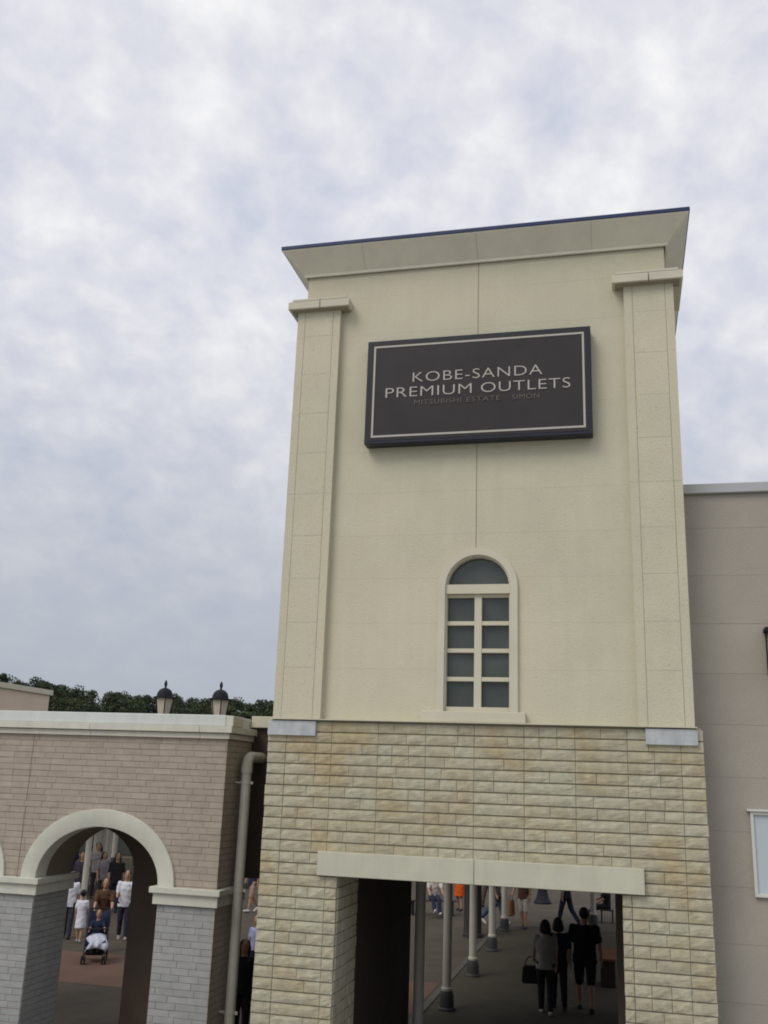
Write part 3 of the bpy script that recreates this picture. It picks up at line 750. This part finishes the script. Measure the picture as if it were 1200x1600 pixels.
MB().lathe([(0.27, 0), (0.27, 0.08), (0.235, 0.1), (0.235, 2.0), (0.25, 2.03), (0.25, 2.1)], n=20).build('shaft', M_grey, gp, smooth=True)
MB().lathe([(0.26, 2.1), (0.20, 2.16), (0.05, 2.2)], n=20).build('cap', M_grey, gp, smooth=True)
# bench and stand in the passage
def bench(x, y, rz):
    b = empty('bench', (x, y, 0.004), rz); tag(b, 'dark wooden bench under the seated person in the plaza', 'bench')
    for k in range(4): MB().box(-0.75, 0.75, -0.2+k*0.105, -0.11+k*0.105, 0.40, 0.435, 0.005).build('slat', M_darkwood, b)
    for sx in (-0.6, 0.6): MB().box(sx-0.03, sx+0.03, -0.18, 0.18, 0.0, 0.40, 0.005).build('leg', M_iron, b)
bench(-5.78, 30.9, R(20))
st = empty('display_stand', (-0.44, 22.2, 0.012)); tag(st, 'low brown topped stand by the dark right wall of the passage', 'stand')
MB().add([(-0.17,-0.25,0.50),(0.17,-0.25,0.50),(0.17,0.35,0.62),(-0.17,0.35,0.62),(-0.17,-0.25,0.54),(0.17,-0.25,0.54),(0.17,0.35,0.66),(-0.17,0.35,0.66)], [(3,2,1,0),(4,5,6,7),(0,1,5,4),(1,2,6,5),(2,3,7,6),(3,0,4,7)]).build('top', M_wood, st)
MB().box(-0.15, 0.15, -0.22, 0.32, 0.0, 0.498, 0.01).build('body', M_dark, st)

# ------------------------------------------------------------------ people
def remesh(mb, vox, smooth_it=4, fold=0.0):
    me = mb.mesh('tmp', fix=False); o = bpy.data.objects.new('tmp', me); COL.objects.link(o)
    m = o.modifiers.new('r', 'REMESH'); m.mode = 'VOXEL'; m.voxel_size = vox
    s = o.modifiers.new('s', 'SMOOTH'); s.iterations = smooth_it; s.factor = 0.5
    bpy.context.view_layer.update()
    r = bpy.data.meshes.new_from_object(o.evaluated_get(bpy.context.evaluated_depsgraph_get()))
    bpy.data.objects.remove(o); bpy.data.meshes.remove(me)
    if fold:                                     # shallow creases in cloth
        n = len(r.vertices); co = np.empty(n*3); r.vertices.foreach_get('co', co); co = co.reshape(-1, 3)
        no = np.empty(n*3); r.vertices.foreach_get('normal', no); no = no.reshape(-1, 3)
        ph = random.uniform(0, 6)
        d = np.sin(co[:, 0]*38 + np.sin(co[:, 2]*11 + ph)*2.2 + ph)*np.sin(co[:, 2]*17 + co[:, 1]*21 + ph*2) + 0.6*np.sin(co[:, 2]*46 + co[:, 0]*24*np.sin(ph) + ph)
        co += no*(d*fold)[:, None]; r.vertices.foreach_set('co', co.ravel()); r.update()
    r.polygons.foreach_set('use_smooth', [True]*len(r.polygons)); return r
def capsule(mb, p, rp_, q, rq, n=10):
    p, q = Vector(p), Vector(q); d = (q-p); L_ = d.length
    if L_ < 1e-5: return
    d /= L_; pts = []; rs = []
    for t in (1.45, 1.1, 0.6): pts.append(p - d*rp_*math.sin(t)*0.98); rs.append(max(0.0008, rp_*math.cos(t)))
    pts += [p, q]; rs += [rp_, rq]
    for t in (0.6, 1.1, 1.45): pts.append(q + d*rq*math.sin(t)*0.98); rs.append(max(0.0008, rq*math.cos(t)))
    mb.tube(pts, rs, n)
def loft(mb, rings, n=16):                       # rings: (centre, rx, ry)
    b = len(mb.v)
    for c, rx, ry in rings:
        for k in range(n): t = 2*math.pi*k/n; mb.v.append((c[0]+rx*math.cos(t), c[1]+ry*math.sin(t), c[2]))
    for i in range(len(rings)-1):
        for k in range(n): mb.f.append((b+i*n+k, b+i*n+(k+1) % n, b+(i+1)*n+(k+1) % n, b+(i+1)*n+k))
    mb.f.append(tuple(b+k for k in range(n-1, -1, -1))); e = b+(len(rings)-1)*n; mb.f.append(tuple(e+k for k in range(n)))
def person(label, x, y, face, h, shirt, pants, shoes, hair='short', hair_m=None, stride=14, arms=((-8, 6, 12), (8, 6, 12)), bottom='trousers', top='tshirt',
           lean=0, seated=None, headturn=0, child=False, wide=1.0, z=0.006, vox=0.013, group=None, cat='person'):
    """local frame: x right, y forward, z up; face = world angle (deg) of the forward direction measured from +Y towards -X"""
    root = empty('person', (x, y, z), R(face)); tag(root, label, cat, group)
    s = h/1.7; hs = s*(1.10 if not child else 1.34); W = wide
    V = Vector
    def lim(a): return V((0, math.sin(R(a)), -math.cos(R(a))))
    thigh, shank = 0.43*s, 0.40*s
    if seated is None: legs = [(stride, 3), (-stride, max(0, stride*1.2) + 2)]
    else: legs = [(84, 84 - seated[0]), (84, 84 - seated[1])]
    low = max(thigh*math.cos(R(a)) + shank*math.cos(R(a-b)) for a, b in legs)
    hipz = low + 0.075*s if seated is None else seated[2]
    J = {}
    for i, (sx, (a, b)) in enumerate(zip((-1, 1), legs)):
        hp = V((sx*0.088*s*W, 0, hipz)); kn = hp + lim(a)*thigh; an = kn + lim(a-b)*shank
        J[i] = (hp, kn, an, a-b)
    ln_ = lim(180 - lean) if lean else V((0, 0, 1))
    up = V((0, math.sin(R(lean)), math.cos(R(lean))))
    def sp(t): return V((0, 0, hipz)) + up*t*s                       # point on the spine
    neckb = sp(0.52); headc = sp(0.52) + up*(0.160*s if not child else 0.16*s + 0.03)
    A = {}
    for i, (sx, (p_, o_, e_)) in enumerate(zip((-1, 1), arms)):
        sh = sp(0.475) + V((sx*0.178*s*W, 0, 0))
        def dirv(pp, oo): return V((sx*math.sin(R(oo)), math.sin(R(pp))*math.cos(R(oo)), -math.cos(R(pp))*math.cos(R(oo))))
        el = sh + dirv(p_, o_)*0.285*s; fd = dirv(p_+e_, o_*0.4); wr = el + fd*0.245*s
        A[i] = (sh, el, wr, fd, sx)
    # body
    mb = MB()
    loft(mb, [(sp(-0.07), 0.10*s*W, 0.085*s), (sp(0.0), 0.158*s*W, 0.105*s), (sp(0.12), 0.142*s*W, 0.10*s), (sp(0.22), 0.135*s*W, 0.098*s), (sp(0.36), 0.165*s*W, 0.112*s),
              (sp(0.46), 0.165*s*W, 0.095*s), (sp(0.515), 0.08*s, 0.065*s)])
    capsule(mb, sp(0.47), 0.068*s, headc, 0.060*s)
    for i in (0, 1):
        hp, kn, an, ang = J[i]
        capsule(mb, hp, 0.085*s*W, kn, 0.055*s); capsule(mb, kn, 0.055*s, kn.lerp(an, 0.35), 0.055*s); capsule(mb, kn.lerp(an, 0.35), 0.055*s, an, 0.036*s)
        ft = lim(ang + 82); capsule(mb, an + V((0, -0.03*s, -0.04*s)), 0.034*s, an + ft*0.15*s + V((0, 0, -0.045*s)), 0.028*s)
        sh, el, wr, fd, sx = A[i]
        capsule(mb, sp(0.45) + V((sx*0.10*s*W, 0, 0)), 0.06*s, sh, 0.055*s)
        capsule(mb, sh, 0.052*s, el, 0.040*s); capsule(mb, el, 0.041*s, wr, 0.026*s)
        inward = V((-sx, 0, 0)); inward = (inward - fd*inward.dot(fd)).normalized(); fwd = fd.cross(inward)*(-sx); 
        if fwd.y < 0 and abs(fwd.y) > 0.3: fwd = -fwd
        for k, (o1, L1) in enumerate(((0.027, 0.066), (0.010, 0.076), (-0.008, 0.071), (-0.025, 0.056))):
            a0 = wr + fd*0.015*s + fwd*o1*0.5*s; a1 = wr + fd*0.085*s + fwd*o1*s
            capsule(mb, a0, 0.014*s, a1, 0.0115*s, 6)
            a2 = a1 + (fd*0.9 + inward*0.35).normalized()*L1*0.55*s; a3 = a2 + (fd*0.55 + inward*0.8).normalized()*L1*0.5*s
            capsule(mb, a1, 0.0105*s, a2, 0.0095*s, 6); capsule(mb, a2, 0.0095*s, a3, 0.008*s, 6)
        t1 = wr + fd*0.05*s + fwd*0.045*s + inward*0.012*s; capsule(mb, wr + fd*0.012*s + fwd*0.012*s, 0.014*s, t1, 0.011*s, 6); capsule(mb, t1, 0.011*s, t1 + (fd + inward*0.5).normalized()*0.035*s, 0.009*s, 6)
    ht = Matrix.Rotation(R(headturn), 3, 'Z')
    def hd(a, b, c): return headc + ht @ V((a*hs, b*hs, c*hs))
    mb.ell(hd(0, 0, 0.02), (0.073*hs, 0.09*hs, 0.10*hs)); mb.ell(hd(0, 0.022, -0.045), (0.054*hs, 0.062*hs, 0.062*hs))
    capsule(mb, hd(0, 0.082, 0.012), 0.012*hs, hd(0, 0.102, -0.018), 0.014*hs, 6)
    for sx in (-1, 1): mb.ell(hd(sx*0.075, -0.005, -0.002), (0.012*hs, 0.02*hs, 0.03*hs), 8, 6)
    bm_ = remesh(mb, vox*max(0.75, s)); link('body', bm_, M_skin, root)
    # face
    for sx in (-1, 1):
        e_ = MB().ell(hd(sx*0.029, 0.080, 0.008), (0.012*hs, 0.008*hs, 0.006*hs), 8, 6).build('eye', M_eye, root)
    MB().ell(hd(0, 0.080, -0.055), (0.021*hs, 0.008*hs, 0.005*hs), 8, 6).build('mouth', M_lip, root)
    # hair
    hb = MB(); hm = hair_m or M_hairb
    hb.ell(hd(0, -0.020, 0.034), (0.088*hs, 0.096*hs, 0.092*hs)); hb.ell(hd(0, -0.040, 0.012 if hair == 'short' else -0.01), (0.074*hs, 0.062*hs, (0.070 if hair == 'short' else 0.085)*hs))
    if hair in ('bob', 'long'):
        d_ = 0.10 if hair == 'bob' else 0.22
        loft(hb, [(hd(0, -0.030, 0.075), 0.085*hs, 0.08*hs), (hd(0, -0.032, -0.02), 0.102*hs, 0.08*hs), (hd(0.004, -0.036, -d_*0.7), 0.106*hs, 0.07*hs), (hd(0, -0.042, -d_), 0.094*hs, 0.055*hs), (hd(0.01, -0.04, -d_-0.025), 0.06*hs, 0.04*hs)])
    link('hair', remesh(hb, 0.012*max(0.8, s), 3), hm, root)
    # top
    tb = MB(); e = 0.016*s
    flare = 0.03 if top != 'fitted' else 0.01
    lowt = -0.10 if top != 'dress' else -0.42
    if seated is not None: lowt = -0.02
    loft(tb, [(sp(lowt), (0.168+flare)*s*W, 0.125*s + (0.06*s if top == 'dress' else 0)), (sp(0.02), 0.178*s*W, 0.130*s), (sp(0.16), 0.168*s*W, 0.125*s), (sp(0.34), 0.188*s*W, 0.132*s),
              (sp(0.45), 0.185*s*W, 0.112*s), (sp(0.505), 0.11*s*W, 0.082*s), (sp(0.525), 0.075*s, 0.068*s)])
    for i in (0, 1):
        sh, el, wr, fd, sx = A[i]
        end = el if top in ('tshirt', 'dress', 'fitted') else wr
        capsule(tb, sp(0.44) + V((sx*0.09*s*W, 0, 0)), 0.072*s, sh, 0.063*s)
        if end is el: capsule(tb, sh, 0.061*s, sh.lerp(el, 0.74), 0.060*s)
        else: capsule(tb, sh, 0.066*s, el, 0.055*s); capsule(tb, el, 0.055*s, el.lerp(wr, 0.95), 0.042*s)
    link('top', remesh(tb, 0.013*max(0.75, s), 5, 0.0038*s), cloth(shirt), root)
    # bottoms
    if bottom != 'none':
        pb = MB()
        loft(pb, [(sp(-0.09), 0.135*s*W, 0.112*s), (sp(-0.02), 0.172*s*W, 0.122*s), (sp(0.10), 0.158*s*W, 0.115*s)])
        for i in (0, 1):
            hp, kn, an, ang = J[i]
            if bottom == 'skirt': continue
            capsule(pb, hp, 0.100*s*W, kn, 0.078*s)
            if bottom == 'trousers': capsule(pb, kn, 0.075*s, an + V((0, 0, 0.02*s)), 0.060*s)
        if bottom == 'skirt': loft(pb, [(sp(-0.50), 0.24*s*W, 0.22*s), (sp(-0.2), 0.20*s*W, 0.16*s), (sp(0.08), 0.16*s*W, 0.115*s)])
        link('bottoms', remesh(pb, 0.013*max(0.75, s), 5, 0.0038*s), cloth(pants), root)
    for i in (0, 1):
        hp, kn, an, ang = J[i]; sb = MB(); ft = lim(ang + 84)
        capsule(sb, an + V((0, -0.028*s, -0.030*s)), 0.043*s, an + ft*0.165*s + V((0, 0, -0.036*s)), 0.037*s)
        link('shoe', remesh(sb, 0.012, 2), cloth(shoes), root)
    return root, A, Matrix.Translation((x, y, z)) @ Matrix.Rotation(R(face), 4, 'Z')
BLK, NAVY, WHT, GRY = (0.018, 0.018, 0.02), (0.02, 0.028, 0.06), (0.72, 0.72, 0.76), (0.22, 0.21, 0.20)
def bag(name, label, p, w, d, hgt, m, hm, strap, rz=0.0, cat='bag'):
    b = empty(name, (p[0], p[1], p[2]), rz); tag(b, label, cat)
    bm = bmesh.new(); bmesh.ops.create_cube(bm, size=1)
    for v in bm.verts: k = 1.0 if v.co.z < 0 else 0.82; v.co = Vector((v.co.x*w*k, v.co.y*d*k, (v.co.z+0.5)*hgt))
    bmesh.ops.bevel(bm, geom=bm.edges[:], offset=min(w, d)*0.18, segments=2, affect='EDGES'); me = bpy.data.meshes.new('bag'); bm.to_mesh(me); bm.free()
    link('bag_body', me, m, b)
    n = 12
    MB().tube([(w*0.3*math.cos(math.pi*i/n), 0, hgt + strap*math.sin(math.pi*i/n) - 0.01) for i in range(n+1)], 0.009, 6).build('handle', hm, b)
    return b
# --- inside the passage
_, A, T = person('woman in a pale grey top and black trousers walking away through the passage', -1.48, 19.15, 4, 1.57, (0.30, 0.29, 0.26), BLK, (0.55, 0.52, 0.48), 'bob', stride=9, arms=((14, 8, 40), (6, 5, 14)), vox=0.011)
e = T @ A[0][2]
bag('handbag', 'black handbag hanging from the arm of the woman in grey', (e.x-0.05, e.y+0.02, e.z-0.44), 0.36, 0.14, 0.30, cloth(BLK), cloth(BLK), 0.16, R(10))
person('woman in dark navy clothes walking close beside the woman in grey', -1.28, 19.6, 8, 1.57, NAVY, (0.02, 0.02, 0.028), NAVY, 'bob', stride=12, arms=((5, 7, 12), (-6, 9, 14)), vox=0.011)
person('man in a black shirt and black shorts walking away through the passage', -0.80, 19.65, 2, 1.77, (0.014, 0.014, 0.013), (0.016, 0.016, 0.015), (0.03, 0.03, 0.04), 'short', stride=12, arms=((6, 12, 10), (-5, 12, 12)), bottom='shorts', wide=1.16, vox=0.011)
person('person in dark blue walking across the plaza, seen under the lintel', -1.75, 30.55, 60, 1.66, (0.02, 0.025, 0.045), (0.022, 0.026, 0.045), NAVY, 'short', stride=16)
_, A, T = person('person in pale shorts and dark top standing under the lintel beyond the columns', -2.87, 29.4, 160, 1.68, (0.10, 0.055, 0.035), (0.50, 0.47, 0.42), (0.06, 0.05, 0.08), 'short', stride=6, bottom='shorts', arms=((4, 8, 8), (10, 14, 20)))
e = T @ A[1][2]
bag('shopping_bag', 'brown paper shopping bag carried by the person in pale shorts', (-3.22, 29.3, 0.33), 0.30, 0.14, 0.42, mat('kraft_paper', (0.22, 0.105, 0.05), 0.8), M_rubber, 0.14, R(70))
person('person in blue jeans half hidden behind the farthest left column', -3.72, 29.9, 250, 1.66, (0.16, 0.14, 0.14), (0.04, 0.07, 0.12), (0.55, 0.5, 0.48), 'short', stride=18)
person('person in a white top and navy trousers sitting on the plaza bench', -5.72, 30.85, 200, 1.66, (0.60, 0.55, 0.50), NAVY, (0.6, 0.58, 0.58), 'short', seated=(25, 40, 0.52), arms=((35, 5, 30), (30, 5, 40)), lean=8)
person('person in a bright orange dress standing in the far plaza', -5.17, 32.3, 170, 1.5, (0.62, 0.10, 0.015), BLK, BLK, 'short', stride=4, top='dress', bottom='skirt' if False else 'none')
person('person in a rust brown top walking far beyond the grey pillar', -4.45, 33.6, 80, 1.62, (0.30, 0.10, 0.04), (0.10, 0.07, 0.06), BLK, 'bob', hair_m=M_hairr, stride=12)
person('person in black sitting against the right wall under the lintel', -0.62, 31.9, 100, 1.6, BLK, BLK, BLK, 'short', seated=(20, 30, 0.45), arms=((30, 5, 30), (30, 5, 40)))
sq = empty('stool', (-0.62, 31.9, 0.012)); tag(sq, 'low dark stool under the person in black by the right wall', 'stool')
MB().box(-0.2, 0.2, -0.2, 0.2, 0.33, 0.37, 0.01).build('seat', M_darkwood, sq)
for sx in (-0.16, 0.16):
    for sy in (-0.16, 0.16): MB().box(sx-0.02, sx+0.02, sy-0.02, sy+0.02, 0, 0.33).build('leg', M_darkwood, sq)
# --- behind the arch
toward = math.degrees(math.atan2(-0.48, -0.88))                       # forward = towards the camera
TF = 180 + 26
person('person in a brown shirt pushing the stroller towards the arch', -11.5, 21.25, TF, 1.56, (0.10, 0.05, 0.028), (0.03, 0.028, 0.04), BLK, 'bob', hair_m=M_hairr, stride=9, arms=((30, 4, 45), (30, 4, 45)), lean=10, vox=0.011)
person('child in a white shirt standing left of the stroller, seen from behind', -12.55, 22.15, 10, 1.1, (0.66, 0.66, 0.74), (0.62, 0.60, 0.62), (0.45, 0.45, 0.5), 'short', stride=6, bottom='none', top='dress', child=True)
person('person in a white shirt with a shoulder strap half hidden by the left pier', -13.1, 22.5, 200, 1.5, WHT, (0.04, 0.045, 0.06), BLK, 'short', stride=8)
person('person in a white shirt with folded arms right of the stroller', -11.87, 22.95, TF, 1.56, (0.70, 0.70, 0.76), (0.035, 0.035, 0.055), (0.35, 0.30, 0.3), 'short', stride=8, arms=((12, 6, 70), (14, 6, 75)))
person('woman with reddish brown hair left of the nearest column behind the arch', -15.45, 27.0, 195, 1.55, (0.05, 0.04, 0.06), (0.03, 0.035, 0.05), BLK, 'long', hair_m=M_hairr, stride=6)
person('man in a grey shirt at the back of the crowd behind the arch', -16.2, 29.2, TF, 1.66, (0.26, 0.25, 0.25), (0.06, 0.05, 0.05), BLK, 'short', stride=8)
person('person with black hair and a grey top in the middle of the crowd', -15.3, 28.0, TF+20, 1.5, (0.24, 0.22, 0.23), (0.06, 0.06, 0.07), BLK, 'bob', stride=6)
person('person all in black at the right of the crowd behind the arch', -14.3, 26.95, TF, 1.6, BLK, (0.02, 0.025, 0.05), BLK, 'long', stride=8)
person('person in a dark coat furthest back in the crowd behind the arch', -17.6, 31.6, TF+150, 1.62, (0.03, 0.03, 0.04), (0.03, 0.03, 0.04), BLK, 'short', stride=8)
person('person in navy at the left back of the crowd behind the arch', -17.5, 29.9, TF-30, 1.58, (0.025, 0.03, 0.06), BLK, BLK, 'bob', stride=8)
# --- in the gap beside the drainpipe
person('brown haired person in black standing in the gap beside the drainpipe', -5.82, 15.35, 200, 1.46, BLK, BLK, BLK, 'long', hair_m=M_hairr, stride=5)
person('person in a pale blue shirt in the gap beside the tower', -7.28, 19.8, 170, 1.15, (0.34, 0.36, 0.58), NAVY, BLK, 'short', stride=5, child=True)
person('far person in dark clothes seen in the gap beside the tower', -10.85, 28.9, 150, 1.6, NAVY, (0.35, 0.25, 0.2), (0.6, 0.6, 0.6), 'short', stride=14, bottom='shorts')

# ------------------------------------------------------------------ stroller with a child
def stroller():
    s = empty('stroller', (-11.06, 20.25, 0.009), R(TF)); tag(s, 'dark navy stroller with white cloth in front of the person in brown', 'stroller')
    def wheel(x, y, r):
        tl = MB(); n = 18
        v = []; f = []
        for i in range(n):
            a = 2*math.pi*i/n
            for k in range(6):
                b = 2*math.pi*k/6; rr = r - 0.018 + 0.018*math.cos(b)
                v.append((x + 0.018*math.sin(b), y + rr*math.cos(a), r + rr*math.sin(a)))
        for i in range(n):
            for k in range(6): f.append((i*6+k, i*6+(k+1) % 6, ((i+1) % n)*6+(k+1) % 6, ((i+1) % n)*6+k))
        w_ = MB().add(v, f).build('wheel', M_rubber, s, smooth=True)
        sp_ = MB().tube([(x-0.02, y, r), (x+0.02, y, r)], 0.025, 10)
        for i in range(5): a = 2*math.pi*i/5; sp_.tube([(x, y, r), (x, y+(r-0.03)*math.cos(a), r+(r-0.03)*math.sin(a))], 0.006, 5)
        sp_.build('rim', M_grey, w_)
    for sx in (-1, 1):
        for dx in (-0.03, 0.03): wheel(sx*0.21+dx, 0.38, 0.085)
        wheel(sx*0.24, -0.22, 0.11)
        MB().tube([(sx*0.21, 0.38, 0.085), (sx*0.22, 0.22, 0.36), (sx*0.23, -0.25, 0.72), (sx*0.22, -0.42, 0.98)], 0.013, 8).build('frame_tube', M_grey, s)
        MB().tube([(sx*0.24, -0.22, 0.11), (sx*0.23, 0.0, 0.5)], 0.012, 8).build('frame_tube', M_grey, s)
    MB().tube([(-0.22, -0.42, 0.98), (0, -0.44, 1.0), (0.22, -0.42, 0.98)], 0.017, 8).build('handle', M_rubber, s)
    MB().tube([(-0.21, 0.22, 0.36), (0.21, 0.22, 0.36)], 0.011, 8).tube([(-0.24, -0.22, 0.11), (0.24, -0.22, 0.11)], 0.011, 8).build('axle', M_grey, s)
    MB().tube([(-0.23, 0.0, 0.62), (-0.2, 0.2, 0.66), (0.2, 0.2, 0.66), (0.23, 0.0, 0.62)], 0.018, 8).build('front_bar', M_rubber, s)
    nv = cloth((0.016, 0.022, 0.055))
    n = 8; v = []; f = []
    prof = [(0.30, 0.26), (0.28, 0.36), (0.05, 0.34), (-0.12, 0.36), (-0.22, 0.60), (-0.30, 0.92)]
    for y, z in prof:
        for i in range(n+1): t = i/n*2-1; v.append((0.21*t, y + (0.07*t*t if z > 0.35 else 0), z + 0.09*t*t))
    W = n+1
    for j in range(len(prof)-1):
        for i in range(n): a = j*W+i; f.append((a, a+1, a+W+1, a+W))
    se = MB().add(v, f).build('seat', nv, s, smooth=True); m = se.modifiers.new('t', 'SOLIDIFY'); m.thickness = 0.02
    MB().box(-0.19, 0.19, -0.18, 0.22, 0.14, 0.30, 0.03).build('basket', cloth((0.02, 0.02, 0.022)), s)
    b = empty('blanket', (-11.06, 20.25, 0.009), R(TF)); tag(b, 'white cloth draped over the front of the navy stroller', 'cloth')
    nx, ny = 14, 12; v = []; f = []
    for j in range(ny+1):
        for i in range(nx+1):
            u, t = i/nx*2-1, j/ny
            y = 0.05 + 0.33*min(1, t*1.25) + 0.02*math.sin(9*u+3*t); z = 0.60 - 0.02*t - 0.36*max(0, t-0.35)**1.1 - 0.08*abs(u)**3 + 0.014*math.sin(8*u+2)*t
            v.append((0.20*u*(1 + 0.1*t) - 0.03 + 0.03*math.sin(7*t), y, z - 0.05))
    W = nx+1
    for j in range(ny):
        for i in range(nx): a = j*W+i; f.append((a, a+1, a+W+1, a+W))
    c = MB().add(v, f).build('cloth', cloth((0.55, 0.57, 0.68)), b, smooth=True); m = c.modifiers.new('t', 'SOLIDIFY'); m.thickness = 0.008
stroller()
_d = Matrix.Rotation(R(TF), 3, 'Z') @ Vector((0, -0.08, 0))
person('small child in navy sitting in the stroller', -11.06+_d.x, 20.25+_d.y, TF, 0.98, NAVY, NAVY, (0.1, 0.1, 0.12), 'short', hair_m=M_hairr, seated=(15, 15, 0.50), arms=((38, 16, 40), (38, 16, 40)), child=True)

# ------------------------------------------------------------------ wood on the hill
def wood():
    rng = np.random.default_rng(5)
    V_ = []; tr = MB()
    for row in range(6):
        y0 = 116 + row*7.5
        x = -215 + rng.uniform(0, 3)
        while x < 70:
            y = y0 + rng.uniform(-3, 3)
            t = min(1, max(0, (y-88)/62)); t = t*t*(3-2*t)
            g = hill_h(x)*t - 0.3
            hgt = rng.uniform(5.7, 7.1) * (0.85 if row < 2 else 1.0); rx = rng.uniform(1.4, 2.6)
            inview = -125 < x < -40
            n = 1200 if inview else 220
            # crown made of several rounded lobes with gaps between them
            nl = rng.integers(6, 10)
            lc_ = np.stack([rng.uniform(-.55, .55, nl)*rx, rng.uniform(-.5, .5, nl)*rx, hgt*rng.uniform(.22, .80, nl)], 1); lr = rng.uniform(.38, .62, nl)*rx
            lc_[0] = (0, 0, hgt*0.86 - lr[0]*0.6)
            k = rng.integers(0, nl, n)
            d = rng.normal(size=(n, 3)); d /= np.linalg.norm(d, axis=1)[:, None]
            r = rng.uniform(0.35, 1.0, n)**0.4
            c = lc_[k] + d*(lr[k]*r)[:, None]*np.array([1, 1, 0.85]) + np.array([x, y, g])
            a = rng.normal(size=(n, 3)); a /= np.linalg.norm(a, axis=1)[:, None]; b = np.cross(a, d); b /= np.linalg.norm(b, axis=1)[:, None]+1e-6
            sz = (rng.uniform(0.06, 0.17, n) if inview else rng.uniform(0.14, 0.34, n))[:, None]
            V_.append(np.stack([c - a*sz - b*sz*.7, c + a*sz - b*sz*.6, c + a*sz*.8 + b*sz*.7, c - a*sz*.7 + b*sz*.6], 1).reshape(-1, 3))
            tr.tube([(x, y, g-0.3), (x + 0.1, y, g + hgt*0.35), (x + rng.uniform(-.3, .3), y, g + hgt*0.75)], [0.17, 0.13, 0.05], 5)
            x += rng.uniform(1.7, 2.9)
    P = np.concatenate(V_); nq = len(P)//4
    me = bpy.data.meshes.new('wood'); me.vertices.add(len(P)); me.vertices.foreach_set('co', P.ravel())
    me.loops.add(len(P)); me.loops.foreach_set('vertex_index', np.arange(len(P), dtype=np.int32)); me.polygons.add(nq)
    me.polygons.foreach_set('loop_start', np.arange(0, len(P), 4, dtype=np.int32)); me.update(calc_edges=True)
    w_ = link('wood', me, M_leaf); tag(w_, 'dark green wooded ridge on the skyline behind the arcade', 'trees', kind='stuff')
    t_ = tr.build('trunks', M_bark, w_, fix=False); tag(t_, kind='stuff')
wood()
